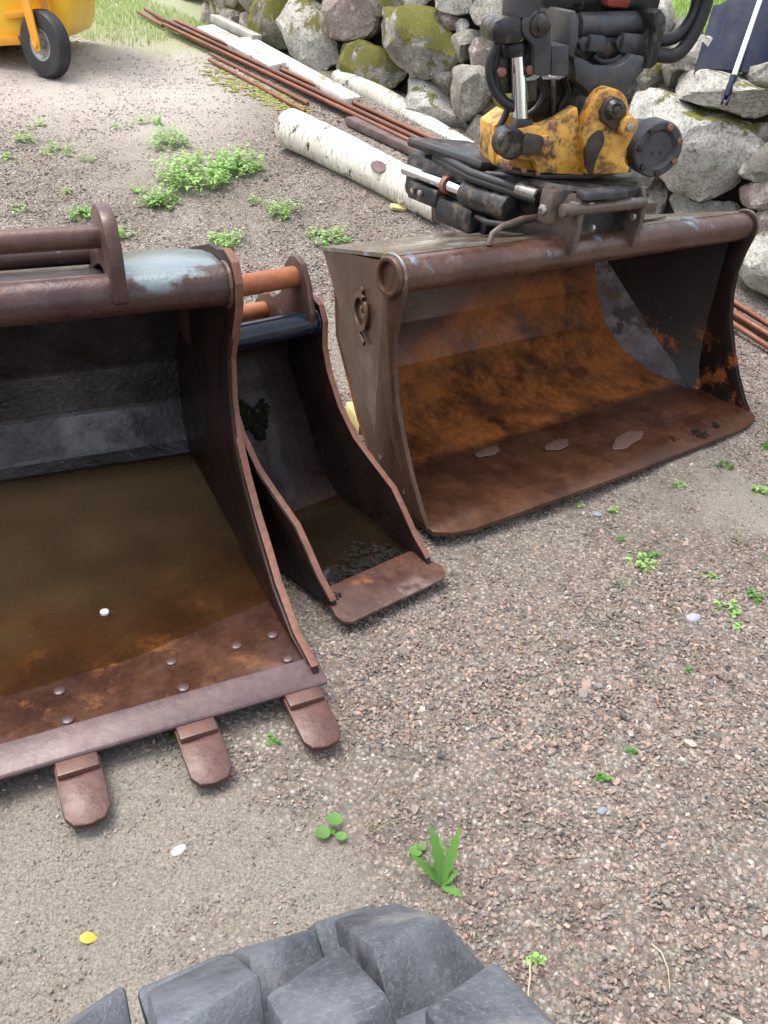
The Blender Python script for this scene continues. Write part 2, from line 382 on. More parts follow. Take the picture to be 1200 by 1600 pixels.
M_['greyboard'] = simple('grey_weathered_board', (.30, .29, .27), (.44, .43, .40), 6, (.7, .8), 0, .3)
M_['plank'] = simple('dark_wet_plank', (.08, .055, .05), (.16, .11, .10), 10, (.6, .8), 0, .4)
M_['steelrod'] = rust('rusty_rod', (.13, .05, .033), (.22, .09, .055), None, rough=(.5, .75))
M_['steelrod2'] = rust('rusty_rod_orange', (.19, .07, .04), (.28, .115, .065), None, rough=(.5, .75))
M_['block'] = simple('pale_yellow_wood', (.50, .40, .15), (.62, .52, .24), 12, (.6, .8), 0, .3, dirt=(.25, .19, .07), dz=(.62, .7))
M_['navy'] = simple('navy_plastic', (.004, .007, .022), (.006, .010, .03), 6, (.6, .75), 0, .05, spec=.25)
M_['whiteshaft'] = simple('white_shaft', (.72, .73, .74), (.78, .78, .79), 5, (.3, .4), 0, .02)
M_['redpart'] = simple('red_oxide', (.22, .035, .022), (.28, .06, .04), 9, (.4, .6), 0, .1)
def leaf_mat(name, a, b, trans=.35):
    g = G(name); c = g.mix(g.noise(30, 4), a, b); c = g.mix(g.math('MULTIPLY', g.rnd(), .4), c, tuple(x * 1.25 for x in b))
    g.set(Base_Color=c, Roughness=.5)
    t = g.n('ShaderNodeBsdfTranslucent'); g.put(t.inputs[0], c); mx = g.n('ShaderNodeMixShader'); mx.inputs[0].default_value = trans
    g.l(g.p.outputs[0], mx.inputs[1]); g.l(t.outputs[0], mx.inputs[2]); g.l(mx.outputs[0], g.out.inputs[0]); return g.m
M_['leaf'] = leaf_mat('bright_leaf', (.21, .39, .09), (.37, .56, .19)); M_['leaf2'] = leaf_mat('deep_leaf', (.075, .19, .035), (.14, .30, .06))
M_['blade_g'] = leaf_mat('grass_blade', (.20, .30, .07), (.36, .46, .16)); M_['straw'] = leaf_mat('dry_straw', (.5, .42, .25), (.62, .54, .36), .2)
M_['yleaf'] = leaf_mat('yellow_leaf', (.62, .36, .03), (.7, .45, .06), .2); M_['mossg'] = simple('moss_green', (.14, .15, .035), (.27, .27, .08), 40, (.9, .95), 0, 1.0, bs=160)
def water_mat(name, col, d0, d1, lo, hi):
    g = G(name); at = g.n('ShaderNodeAttribute', attribute_name='depth'); nrm = g.bump(g.noise(6, 2), .02, .01)
    df = g.n('ShaderNodeBsdfDiffuse'); g.put(df.inputs[0], g.mix(g.noise(2.5, 4), col, tuple(c * .8 for c in col)))
    tr = g.n('ShaderNodeBsdfTransparent'); g.put(tr.inputs[0], (.80, .70, .52)); m1 = g.n('ShaderNodeMixShader')
    g.l(g.step(at.outputs['Fac'], d0, d1, lo, hi), m1.inputs[0]); g.l(tr.outputs[0], m1.inputs[1]); g.l(df.outputs[0], m1.inputs[2])
    gl = g.n('ShaderNodeBsdfGlossy'); gl.inputs['Roughness'].default_value = .03; g.put(gl.inputs[0], (1, 1, 1)); g.l(nrm, gl.inputs['Normal'])
    fr = g.n('ShaderNodeFresnel'); fr.inputs[0].default_value = 1.33; m2 = g.n('ShaderNodeMixShader'); g.l(fr.outputs[0], m2.inputs[0]); g.l(m1.outputs[0], m2.inputs[1]); g.l(gl.outputs[0], m2.inputs[2])
    g.l(m2.outputs[0], g.out.inputs[0]); return g.m
M_['murk'] = water_mat('murky_brown_water', (.43, .265, .125), .0, .085, .03, .93); M_['clearw'] = water_mat('dark_water', (.030, .026, .016), .0, .05, .05, .6)
def wetfilm():
    g = G('wet_film'); g.set(Base_Color=(.125, .075, .058), Roughness=.2, Normal=g.bump(g.noise(60, 4), .15, .003)); return g.m
M_['film'] = wetfilm()
def gravel_ground():
    g = G('gravel_ground'); ob = g.obj
    big = g.noise(.9, 6, .6); mid = g.noise(3.2, 6, .6)
    sand = g.mix(g.step(g.noise(190, 5, .75), .3, .7), (.115, .10, .08), (.36, .325, .27))
    x = g.n('ShaderNodeTexVoronoi'); g.l(ob, x.inputs['Vector']); x.inputs['Scale'].default_value = 85
    sv = g.n('ShaderNodeSeparateColor'); g.l(x.outputs['Color'], sv.inputs[0])
    peb = g.ramp(sv.outputs[0], [(0, (.11, .10, .09)), (.2, (.24, .195, .16)), (.42, (.34, .27, .22)), (.62, (.30, .265, .225)), (.82, (.42, .36, .30)), (1, (.50, .46, .40))])
    edge = g.step(x.outputs['Distance'], .25, .62, 0, 1)
    peb = g.mix(g.math('MULTIPLY', edge, .7), peb, (.09, .075, .06))
    at = g.n('ShaderNodeAttribute', attribute_name='sand'); sv_ = g.math('ADD', at.outputs['Fac'], g.math('MULTIPLY', g.math('SUBTRACT', g.noise(26, 5), .5), .5))
    c = g.mix(g.step(sv_, .25, .75, .12, .92), peb, sand)
    c = g.mix(g.step(g.noise(1.4, 6, .65), .45, .70, 0, .45), c, (.105, .082, .062))
    # pale gravel towards the yellow machine, its washed-out brightness put into the colour
    far = g.math('MULTIPLY', g.step(g.axis(1), 4.6, 6.2), g.step(g.axis(0), -.8, -1.7)); c = g.mix(g.math('MULTIPLY', far, .55), c, (.60, .54, .49))
    # mossy, grassy verge
    vg = g.math('MULTIPLY', g.step(g.math('ADD', g.axis(1), g.math('MULTIPLY', mid, 1.4)), 7.6, 8.6), g.step(g.axis(0), -6, -4)); c = g.mix(g.math('MULTIPLY', vg, .75), c, (.24, .28, .11))
    c = g.mix(g.step(g.noise(2.3, 7, .7), .62, .72, 0, .35), c, (.16, .19, .08))
    g.set(Base_Color=c, Roughness=.85, Normal=g.bump(g.math('ADD', g.math('MULTIPLY', edge, g.step(sv_, .25, .7, -1.0, -.15)), g.math('MULTIPLY', g.noise(240, 5, .75), 1.2)), .8, .005)); return g.m
M_['ground'] = gravel_ground()
def gravel_mat():
    g = G('gravel_stones'); a = g.n('ShaderNodeAttribute', attribute_type='INSTANCER', attribute_name='col')
    c = g.mix(g.step(g.noise(1.2, 4, .7), .3, .7, 0, .3), a.outputs['Color'], (.08, .068, .06))
    g.set(Base_Color=c, Roughness=.8); return g.m
M_['gravel'] = gravel_mat()

# ---------------------------------------------------------------- terrain
TY = np.array([-60, 2.9, 3.4, 4.0, 4.6, 5.2, 5.8, 6.6, 8, 12, 30, 120.]); TZ = np.array([0, 0, .03, .16, .34, .43, .50, .60, .74, 1.15, 3.6, 12.])
def terr(x, y):
    x = np.asarray(x, float); y = np.asarray(y, float); e = y - .25 * np.clip(x, 0, 6)
    s = 0
    for k in (-.3, -.15, 0, .15, .3): s = s + np.interp(e + k, TY, TZ) / 5
    return s + .010 * np.sin(x * 2.1 + 1) * np.sin(y * 1.7) + .006 * np.sin(x * 5.3 + y * 3.1)
def tz(x, y): return float(terr(x, y))
def ground_at(u, v, dz=0.):
    d = ray(u, v); t = .3
    while t < 40:
        p = EYE + d * t
        if p.z < tz(p.x, p.y) + dz: break
        t += .01
    return EYE + d * t
def axisgrid(lo, a, b, hi, st):
    mid = list(np.arange(a, b + 1e-6, st)); l, r, q = [], [], st
    x = a
    while x > lo: q *= 1.35; x -= q; l.append(x)
    x, q = b, st
    while x < hi: q *= 1.35; x += q; r.append(x)
    return np.array(l[::-1] + mid + r)
gx, gy = axisgrid(-90, -5, 4, 90, .05), axisgrid(-60, -.6, 8.6, 110, .05)
X, Y = np.meshgrid(gx, gy); Z = terr(X, Y)
near = (X > -5.2) & (X < 4.2) & (Y > -.8) & (Y < 8.8)
Z = Z + np.where(near, rng.normal(0, .0018, X.shape), 0)
def sandy(x, y):
    """0..1: how much fine damp sand lies between and over the stones"""
    n = noise.noise(Vector((x * 1.0, y * 1.0, 7))) + .55 * noise.noise(Vector((x * 2.7, y * 2.7, 1))) + .3 * noise.noise(Vector((x * 7, y * 7, 4)))
    bias = .17 * max(0, min(1, (.35 - x) / .7)) * max(0, min(1, (2.2 - y) / .8)) - .28 * max(0, min(1, (x - .3) / .5)) - .12 * max(0, min(1, (y - 2.6)))
    return max(0., min(.72, .36 + bias + .62 * n))
sandv = np.zeros(X.size); nm = np.nonzero(near.ravel())[0]
for i_ in nm: sandv[i_] = sandy(X.flat[i_], Y.flat[i_])
nx, ny = len(gx), len(gy)
idx = np.arange(nx * ny).reshape(ny, nx)
F = np.stack([idx[:-1, :-1], idx[:-1, 1:], idx[1:, 1:], idx[1:, :-1]], -1).reshape(-1, 4)
me = bpy.data.meshes.new('ground'); me.from_pydata(np.stack([X, Y, Z], -1).reshape(-1, 3).tolist(), [], F.tolist())
me.polygons.foreach_set('use_smooth', np.ones(len(me.polygons), bool)); me.materials.append(M_['ground'])
sa = me.attributes.new('sand', 'FLOAT', 'POINT'); sa.data.foreach_set('value', sandv.astype(np.float32))
gro = bpy.data.objects.new('ground', me); COL.objects.link(gro); gro['kind'] = 'structure'; gro['label'] = 'pinkish grey gravel yard rising towards the stone wall'
def below_rods(): pass

# ---------------------------------------------------------------- dry stone wall and the bank behind it
W0 = Vector((-.32, 6.82, 0)); WD = (Vector((2.0, 4.36, 0)) - W0).normalized()
WM = Matrix.Identity(4); WN = Vector((WD.y, -WD.x, 0))     # local x along the wall, y out of the wall towards the yard, z up
for i in range(3): WM[i][0], WM[i][1], WM[i][2], WM[i][3] = WD[i], WN[i], (0, 0, 1)[i], W0[i]
wall = thing('stone_wall', 'dry stone wall of big mossy granite boulders behind the buckets', 'stone wall', WM)
A7, A1 = (340, 0, 2.609), (600, 0, 2)
stones = [
 (A7, [(75,20),(110,-30),(270,-30),(285,60),(280,180),(245,205),(180,180),(115,120)], 'st_moss', .02),
 (A7, [(290,-30),(345,-10),(400,50),(430,130),(452,190),(448,270),(370,295),(300,255),(283,180),(280,60)], 'st_white', .05),
 (A7, [(395,-20),(610,-20),(625,60),(612,150),(520,165),(450,140),(415,70)], 'st_pink', .04),
 (A7, [(625,80),(700,40),(850,30),(910,110),(955,180),(950,240),(890,315),(820,300),(700,240),(630,175)], 'st_moss', .10),
 (A7, [(615,-40),(745,-40),(745,35),(640,72)], 'st_moss', .03),
 (A7, [(450,190),(520,175),(622,175),(690,245),(732,290),(700,360),(590,400),(480,330),(455,260)], 'st_moss', .05),
 (A7, [(690,370),(740,300),(830,310),(890,370),(920,430),(1000,520),(1003,575),(930,562),(840,510),(740,440)], 'st_white', .07),
 (A7, [(735,-40),(845,-40),(850,18),(760,35)], 'st_white', .0),
 (A7, [(850,0),(900,-30),(1030,-30),(1022,55),(960,60),(880,22)], 'st_white', .04),
 (A7, [(870,70),(890,38),(982,65),(972,132),(920,110)], 'st_pink', .02),
 (A7, [(1020,0),(1100,-40),(1190,-10),(1190,80),(1110,105),(1040,90),(1018,50)], 'st_grey', .06),
 (A7, [(965,90),(1000,68),(1022,100),(1000,132),(965,130)], 'st_white', .02),
 (A7, [(953,160),(1000,122),(1095,118),(1055,170),(1012,190),(1010,250),(970,262),(955,210)], 'st_grey', .03),
 (A7, [(1015,182),(1110,128),(1135,180),(1112,270),(1040,277),(1015,240)], 'st_pink', .04),
 (A7, [(884,310),(920,255),(952,250),(967,280),(937,392),(890,390)], 'st_grey', .03),
 (A7, [(938,330),(960,290),(1010,268),(1090,272),(1118,310),(1102,400),(1040,472),(990,492),(940,405)], 'st_grey', .08),
 (A7, [(1048,440),(1112,400),(1135,440),(1080,472)], 'st_pink', .01),
 (A7, [(1010,500),(1040,470),(1110,482),(1140,520),(1135,650),(1080,645),(1010,585)], 'st_grey', .05),
 (A7, [(1110,340),(1185,350),(1250,440),(1170,465),(1122,412)], 'st_moss', .02),
 (A7, [(1110,470),(1240,450),(1250,640),(1150,620)], 'st_moss', .01),
 (A7, [(400,312),(462,298),(472,345),(425,335)], 'st_moss', .0),
 (A1, [(770,300),(830,280),(900,300),(980,350),(1050,372),(1120,390),(1162,450),(1150,500),(1100,540),(1080,602),(1010,622),(930,592),(870,560),(800,440),(775,390)], 'st_white', .12),
 (A1, [(830,230),(900,180),(960,122),(1060,108),(1130,150),(1132,190),(1060,220),(990,212),(930,218),(895,262),(820,275)], 'st_grey', .03),
 (A1, [(898,262),(930,222),(1000,215),(1060,225),(1110,250),(1210,288),(1230,362),(1160,372),(1060,342),(1000,322),(920,292)], 'st_white', .10),
 (A1, [(1128,212),(1230,190),(1240,285),(1115,248)], 'st_grey', .05),
 (A1, [(1120,388),(1240,385),(1240,440),(1152,452)], 'st_moss', .02),
 (A1, [(1128,490),(1160,458),(1240,440),(1250,560),(1190,568),(1115,552)], 'st_grey', .07),
 (A1, [(1088,592),(1200,562),(1260,570),(1250,640),(1160,652),(1098,632)], 'st_pink', .06),
 (A1, [(1150,662),(1260,640),(1260,722),(1195,735),(1158,702)], 'st_pink', .05),
 (A1, [(1095,800),(1150,742),(1210,728),(1290,740),(1300,900),(1230,935),(1120,870)], 'st_white', .10),
 (A1, [(880,600),(960,600),(1000,640),(1080,625),(1100,700),(1000,720),(880,690)], 'st_grey', .0),
 (A1, [(780,230),(860,180),(905,170),(830,285),(770,300)], 'st_moss', .01),
 (A1, [(640,400),(780,300),(800,450),(860,570),(700,620),(640,520)], 'st_grey', .0),
 (A1, [(520,110),(640,40),(780,100),(780,220),(660,330),(560,300)], 'st_grey', -.03),
 (A1, [(700,-60),(870,-60),(880,120),(780,220),(700,110)], 'st_grey', .0),
 (A1, [(1200,880),(1300,910),(1330,1010),(1220,980)], 'st_moss', .05),
 (A7, [(-60,-60),(60,-60),(95,20),(90,100),(20,80),(-50,20)], 'st_moss', .0),
]
def stone_mesh(poly, y0, seed):
    cx = sum(p[0] for p in poly) / len(poly); cz = sum(p[1] for p in poly) / len(poly)
    poly = smoothpoly(poly, 1); n = 34
    # resample by arc length
    P = [Vector((p[0] - cx, p[1] - cz)) for p in poly]; L = [0]
    for i in range(len(P)): L.append(L[-1] + (P[(i + 1) % len(P)] - P[i]).length)
    Q = []
    for k in range(n):
        s = L[-1] * k / n; i = max(j for j in range(len(P)) if L[j] <= s + 1e-9)
        t = (s - L[i]) / max(1e-9, L[i + 1] - L[i]); Q.append(P[i].lerp(P[(i + 1) % len(P)], t) * 1.075)
    size = math.sqrt(sum(q.length_squared for q in Q) / n)
    dep = min(.16, size * .62)
    rg = [(.86, -.9), (.96, -.45), (1.0, -.05), (.998, .30), (.985, .58), (.945, .80), (.85, .92), (.60, .98), (.30, 1.0)]
    bm = BM(); rows = []
    for (sc, d) in rg: rows.append([bm.verts.new((q.x * sc, d * dep, q.y * sc)) for q in Q])
    c = bm.verts.new((0, dep, 0)); cb = bm.verts.new((0, -.95 * dep, 0))
    for A, B in zip(rows, rows[1:]):
        for k in range(n): bm.faces.new((A[k], A[(k + 1) % n], B[(k + 1) % n], B[k]))
    for k in range(n):
        bm.faces.new((rows[-1][k], rows[-1][(k + 1) % n], c)); bm.faces.new((rows[0][(k + 1) % n], rows[0][k], cb))
    rs = random.Random(seed); cuts = []
    for _ in range(9):
        a = rs.uniform(-1, 1); b = rs.uniform(-1, 1); v = Vector((a, rs.uniform(.5, 1.3), b)).normalized(); cuts.append((v, dep * rs.uniform(.40, .72) + size * .42 * math.hypot(v.x, v.z)))
    for v in bm.verts:
        p = v.co.copy()
        for (nn, h) in cuts:
            e = p.dot(nn) - h
            if e > 0: p -= nn * e
        q = Vector((p.x + seed * 3.1, p.y, p.z + seed * 1.7))
        k = .045 * size
        p += Vector((noise.noise(q * 6), noise.noise(q * 6 + Vector((9, 0, 0))) * 1.4, noise.noise(q * 6 + Vector((0, 9, 0))))) * k * 2
        p += Vector((noise.noise(q * 11), noise.noise(q * 11 + Vector((9, 0, 0))), noise.noise(q * 11 + Vector((0, 9, 0))))) * k * .8
        p += Vector((noise.noise(q * 19), noise.noise(q * 19 + Vector((9, 0, 0))), noise.noise(q * 19 + Vector((0, 9, 0))))) * k * .7
        v.co = p + Vector((cx, y0, cz))
    bmesh.ops.recalc_face_normals(bm, faces=bm.faces)
    return bm
for i, (crop, pts, mt, y0) in enumerate(stones):
    build(stone_mesh(plan(pts, WM, 1, y0, crop), y0, i + 1), 'stone', M_[mt], wall, smooth=20)
# the rest of the wall, as it goes on beside and above the part in view
rs = random.Random(21); kk = 200
for (a0, a1, z0, z1, y0) in ((3.38, 5.6, -.05, 1.0, .04), (-2.5, .9, 1.42, 1.75, .0), (1.25, 2.25, .30, 1.15, -.10), (-2.6, -1.55, .75, 1.4, .02)):
    z = z0
    while z < z1:
        h_ = rs.uniform(.2, .3); a_ = a0 + rs.uniform(-.1, 0)
        while a_ < a1:
            w_ = rs.uniform(.22, .42); c = (a_ + w_ / 2, z + h_ / 2)
            pl = [(c[0] + w_ * .53 * math.copysign(abs(math.cos(t)) ** .6, math.cos(t)) * rs.uniform(.85, 1.05), c[1] + h_ * .53 * math.copysign(abs(math.sin(t)) ** .6, math.sin(t)) * rs.uniform(.85, 1.05)) for t in (k * math.tau / 8 + .2 for k in range(8))]
            kk += 1; build(stone_mesh(pl, y0, kk), 'stone', M_[rs.choice(('st_grey', 'st_grey', 'st_white', 'st_pink', 'st_moss'))], wall, smooth=20); a_ += w_
        z += h_
# earth core that fills the joints, and the bank that the wall retains
bm = BM(); nA, nH = 60, 10; rows = []
for j in range(nH + 1):
    row = []
    for i in range(nA + 1):
        a = -2.6 + 6.8 * i / nA; base = W0 + WD * a; zb = tz(base.x, base.y) - .15
        zt = 1.02 if a > 1.5 else 1.75
        z = zb + (zt - zb) * j / nH
        row.append(bm.verts.new((a, -.10 - .08 * j / nH + .03 * noise.noise(Vector((a * 4, z * 4, 0))), z)))
    rows.append(row)
for A, B in zip(rows, rows[1:]):
    for k in range(nA): bm.faces.new((A[k], A[k + 1], B[k + 1], B[k]))
bmesh.ops.solidify(bm, geom=bm.faces[:], thickness=.25)
build(bm, 'earth_core', M_['earth'], wall, smooth=60)
M_['bank'] = simple('grassy_bank', (.15, .24, .045), (.26, .36, .08), 6, (.9, .95), 0, .8, dirt=(.13, .12, .05), dz=(.62, .72))
bm = BM(); rows = []
for j in range(13):
    row = []
    for i in range(41):
        a = -7 + 15 * i / 40; d = -.28 - 6.5 * (j / 12) ** 1.6
        zt = (1.02 if a > 1.5 else (1.75 if a < .9 else 1.75 - .73 * (a - .9) / .6)) + .35 * (-d - .28) + .05 * noise.noise(Vector((a * 2, d * 2, 0)))
        if a < -2.4: zt = zt - min(1.0, (-2.4 - a) * .7)
        row.append(bm.verts.new(WM @ Vector((a, d, zt))))
    rows.append(row)
for A, B in zip(rows, rows[1:]):
    for k in range(40): bm.faces.new((A[k], A[k + 1], B[k + 1], B[k]))
bmesh.ops.recalc_face_normals(bm, faces=bm.faces)
bank = build(bm, 'grass_bank', M_['bank'], smooth=60); tag(bank, 'grassy bank above the stone wall', kind='structure')

# ---------------------------------------------------------------- right: wide grading bucket
gM = frame((.14138708, 2.0781598, .05), 40.5, -1.0); GW = 1.78
gb = thing('grading_bucket', 'wide rusty grading bucket with orange rust inside, fitted under the tiltrotator', 'bucket', gM)
front = [(0, 0), (.04, .042), (.10, .123), (.162, .226), (.215, .331), (.246, .43), (.258, .517), (.252, .60), (.240, .667), (.250, .715), (.272, .742), (.30, .752), (.335, .742)]
seam = [(.345, .715), (.335, .60), (.33, .50), (.325, .40), (.32, .30), (.31, .20), (.295, .10), (.255, .002)]
side = front + seam + [(.265, -.010), (.20, -.012), (-.005, -.014)]
prof = [(.03, -.002), (.25, 0), (.32, .004), (.46, .022), (.59, .075), (.705, .172), (.792, .300), (.835, .430), (.90, .560)]
inset = [0, .002, .062, .10, .14, .170, .172, .185, .20]
bm = shell(prof, .012, lambda k: inset[k] + (.010 if k > 0 else 0), lambda k: GW - inset[k] - (.010 if k > 0 else 0), 1)
shl = build(bm, 'bucket_shell', M_['grade_in'], gb, smooth=24)
for e in shl.data.edges:
    va, vb = (shl.data.vertices[i].co for i in e.vertices)
    if abs(va.y - vb.y) + abs(va.z - vb.z) < 1e-5 and min(abs(va.y - q) + abs(va.z - t) for q, t in (prof[2], prof[5], prof[6], prof[7])) < 1e-4: e.use_edge_sharp = True
def rear(f): return (.055 + .145 * f, .275 + .67 * f, .002 + .56 * f)      # rear edge of the tapered side
for sgn in (0, 1):
    D = lambda x: x if sgn == 0 else GW - x
    # tapered side plate from the seam to the rear edge, and the plate that closes it to the shell
    bm = BM(); n_ = len(seam); A = []; B = []
    for k in range(n_):
        f = 1 - k / (n_ - 1); A.append(bm.verts.new((D(.006), *seam[k]))); r_ = rear(f); B.append(bm.verts.new((D(r_[0]), r_[1], r_[2])))
    for k in range(n_ - 1): bm.faces.new((A[k], A[k + 1], B[k + 1], B[k]))
    bmesh.ops.recalc_face_normals(bm, faces=bm.faces); bmesh.ops.solidify(bm, geom=bm.faces[:], thickness=.010)
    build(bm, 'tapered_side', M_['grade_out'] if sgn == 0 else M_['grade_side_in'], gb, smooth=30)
    bm = BM(); fs = [0, .18, .36, .55, .74, .88, .985]; sp = prof[2:]; si = inset[2:]
    A = [bm.verts.new((D(rear(f)[0] + .010), rear(f)[1] - .004, rear(f)[2])) for f in fs]; B = [bm.verts.new((D(si[k] + .011), sp[k][0], sp[k][1])) for k in range(len(sp))]
    for k in range(len(sp) - 1): bm.faces.new((A[k], A[k + 1], B[k + 1], B[k]))
    bmesh.ops.recalc_face_normals(bm, faces=bm.faces); bmesh.ops.solidify(bm, geom=bm.faces[:], thickness=.008)
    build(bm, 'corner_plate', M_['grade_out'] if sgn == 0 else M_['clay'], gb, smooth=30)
for sgn, a0, a1 in ((0, 0, .012), (1, GW - .012, GW)):
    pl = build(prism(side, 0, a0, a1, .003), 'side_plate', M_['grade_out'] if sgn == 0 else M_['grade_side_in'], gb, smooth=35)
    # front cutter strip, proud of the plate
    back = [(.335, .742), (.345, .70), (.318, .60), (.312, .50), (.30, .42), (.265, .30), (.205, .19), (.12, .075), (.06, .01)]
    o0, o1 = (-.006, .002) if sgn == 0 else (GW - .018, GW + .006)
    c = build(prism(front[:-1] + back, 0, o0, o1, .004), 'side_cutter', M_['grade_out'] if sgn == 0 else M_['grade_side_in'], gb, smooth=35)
    # tube boss
    x0 = -.02 if sgn == 0 else GW + .02; x1 = .004 if sgn == 0 else GW - .004
    bo = lathe([(x0, .042), (x0, .056), (x1, .060), (x1, .042)], 0, (0, .302, .688), 40); bevel(bo, .003, 2, 40)
    build(bo, 'tube_boss', M_['grade_out'], gb, smooth=40)
    build(ring((0 if sgn == 0 else GW, .302, .688), 0, .061, .006, jit=.35), 'weld', M_['weld'], gb, smooth=80)
tb = BM()
for r in (.052,): tube([(.012, .302, .688), (GW * .5, .302, .690), (GW - .012, .302, .688)], r, 40, tb, caps=False)
build(tb, 'top_tube', M_['grade_pipe'], gb, smooth=50)
tpl = BM(); tv = [[tpl.verts.new((x if e == 0 else GW - x, s_, t_)) for e in (0, 1)] for (x, s_, t_) in ((.010, .318, .740), (.010, .345, .738), (.10, .64, .655), (.196, .950, .566))]
for A, B in zip(tv, tv[1:]): tpl.faces.new((A[0], A[1], B[1], B[0]))
bmesh.ops.recalc_face_normals(tpl, faces=tpl.faces); bmesh.ops.solidify(tpl, geom=tpl.faces[:], thickness=.012)
build(tpl, 'top_plate', M_['grade_top'], gb, smooth=35)
build(box((1.02, .43, .722), (.62, .14, .008), .003, rot=(R(-15.5), 0, 0)), 'doubler_plate', M_['grade_top'], gb, smooth=30)
# cutting edge
pl = [(0.0, -.02), (.05, -.052), (.12, -.068), (GW * .5, -.085), (GW - .22, -.080), (GW - .10, -.066), (GW - .03, -.040), (GW, -.005), (GW, .10), (0, .10)]
build(prism(pl, 2, -.012, .006, .004), 'cutting_edge', M_['grade_in'], gb, smooth=35)
# hitch ears
for d in (.685, 1.0):
    ear = [(.235, .70), (.255, .695), (.30, .735), (.40, .72), (.60, .68), (.64, .72), (.60, .80), (.52, .79), (.42, .76), (.34, .80), (.30, .875), (.265, .885), (.24, .86), (.232, .78)]
    build(prism(ear, 0, d - .011, d + .011, .004), 'hitch_ear', M_['bar'], gb, smooth=35)
build(rod((.60, .248, .842), (1.00, .248, .842), .020), 'hitch_pin', M_['bar'], gb, smooth=40)
build(rod((.66, .60, .755), (1.04, .60, .755), .026), 'hitch_pin', M_['bar'], gb, smooth=40)
build(tube([(.36, .300, .742), (.372, .305, .775), (.42, .315, .792), (.52, .33, .802), (.62, .34, .80), (.675, .345, .79)], .009, 12), 'lifting_hook', M_['bar'], gb, smooth=50)
# raised round mark on the side plate: ring with a gap, inner bar, tick above, foot below
pA, pB, pC = Vector((0, .345, .715)), Vector((0, .32, .30)), Vector(rear(.85)); pn = (pB - pA).cross(pC - pA).normalized()
if pn.x < 0: pn = -pn
yv = (Vector((0, 0, 1)) - pn * pn.z).normalized(); xv = yv.cross(pn).normalized()
LF = Matrix.Identity(4)
for i in range(3): LF[i][0], LF[i][1], LF[i][2], LF[i][3] = pn[i], xv[i], yv[i], pA[i]
e0_ = loc(564, 487, gM @ LF, 0, 0)
def E2(x, y): return (e0_[1] + (x if xv.y < 0 else -x), e0_[2] + y)
em = BM(); arc = [R(70 + 345 * k / 34) for k in range(35)]
prism([E2(.052 * .82 * math.cos(a), .052 * math.sin(a)) for a in arc] + [E2(.036 * .80 * math.cos(a), .036 * math.sin(a)) for a in arc[::-1]], 0, -.007, .004, .0015, em)
prism([E2(.002, -.008), E2(.041, -.008), E2(.041, .005), E2(.014, .005), E2(.014, .020), E2(.002, .020)], 0, -.007, .004, .0015, em)
prism([E2(-.006, .048), E2(.006, .048), E2(.006, .064), E2(0, .070), E2(-.007, .062)], 0, -.0055, .004, .0015, em)
prism([E2(-.010, -.060), E2(.004, -.066), E2(.034, -.078), E2(.034, -.066), E2(.004, -.054)], 0, -.0055, .004, .0015, em)
bmesh.ops.scale(em, vec=(1, 1.75, 1.15), space=Matrix.Translation((0, -e0_[1], -e0_[2])), verts=em.verts)
build(em, 'emblem', M_['grade_out'], gb, frame=gM @ LF, smooth=35)
# shallow puddles left in the bucket
def blob(name, M, c, rx, ry, z, mt, label, cat, seed, rot=0, group=None, thick=.002):
    rs = random.Random(seed); ph = [rs.uniform(0, 6) for _ in range(4)]; pts = []
    for k in range(40):
        a = k * math.tau / 40; q = 1 + .10 * math.sin(2 * a + ph[0]) + .08 * math.sin(3 * a + ph[1]) + .05 * math.sin(6 * a + ph[2]); x, y = rx * q * math.cos(a), ry * q * math.sin(a)
        pts.append((c[0] + x * math.cos(rot) - y * math.sin(rot), c[1] + x * math.sin(rot) + y * math.cos(rot)))
    o = build(prism(pts, 2, z - .004, z + thick, .0015), name, mt, frame=M, smooth=60); tag(o, label, cat, group); return o
blob('puddle', gM, (.50, .27), .056, .026, .006, M_['film'], 'small shiny puddle in the grading bucket nearest its plated side', 'puddle', 1)
blob('puddle', gM, (.775, .185), .066, .026, .006, M_['film'], 'oval shiny puddle in the grading bucket, between two larger wet patches', 'puddle', 2)
blob('puddle', gM, (1.06, .085), .100, .036, .007, M_['film'], 'largest shiny puddle near the lip of the grading bucket', 'puddle', 3, .2)

# ---------------------------------------------------------------- left: wide digging bucket with bolt-on teeth
dM = frame((-.11004748, 1.40249358, .08), 29, 1, -4); DW = 1.10
db = thing('digging_bucket', 'wide dark rusty digging bucket with bolted flat teeth and murky water inside', 'bucket', dM)
dside = [(-.005, -.012), (.01, .012), (.13, .024), (.26, .09), (.33, .15), (.41, .21), (.49, .29), (.55, .37), (.575, .47), (.57, .58), (.53, .65), (.485, .735), (.478, .79), (.50, .83), (.555, .845), (.61, .835),
         (.70, .83), (.90, .775), (1.055, .69), (1.15, .545), (1.19, .36), (1.185, .22), (1.15, .095), (1.095, .025), (1.0, -.014)]
dprof = [(.10, .0), (1.0, .0), (1.09, .03), (1.145, .095), (1.182, .22), (1.180, .36), (1.11, .54), (1.045, .67), (.895, .74), (.70, .775), (.58, .795)]
build(shell(roundprof(dprof, .006, 1), .012, lambda k: -DW + .014, lambda k: -.014), 'bucket_shell', M_['dig_in'], db, smooth=6)
build(box((-DW / 2, .56, .0025), (DW - .04, .86, .003), 0), 'floor_plate', M_['dig_floor'], db)
for (a0, a1) in ((-.016, 0), (-DW, -DW + .016)):
    # face plates dark, flame-cut edge lighter: plate and edge band are two parts
    build(prism(dside, 0, a0, a1, .002), 'side_plate', M_['dig_side'], db, smooth=35)
eb = dside[1:16]
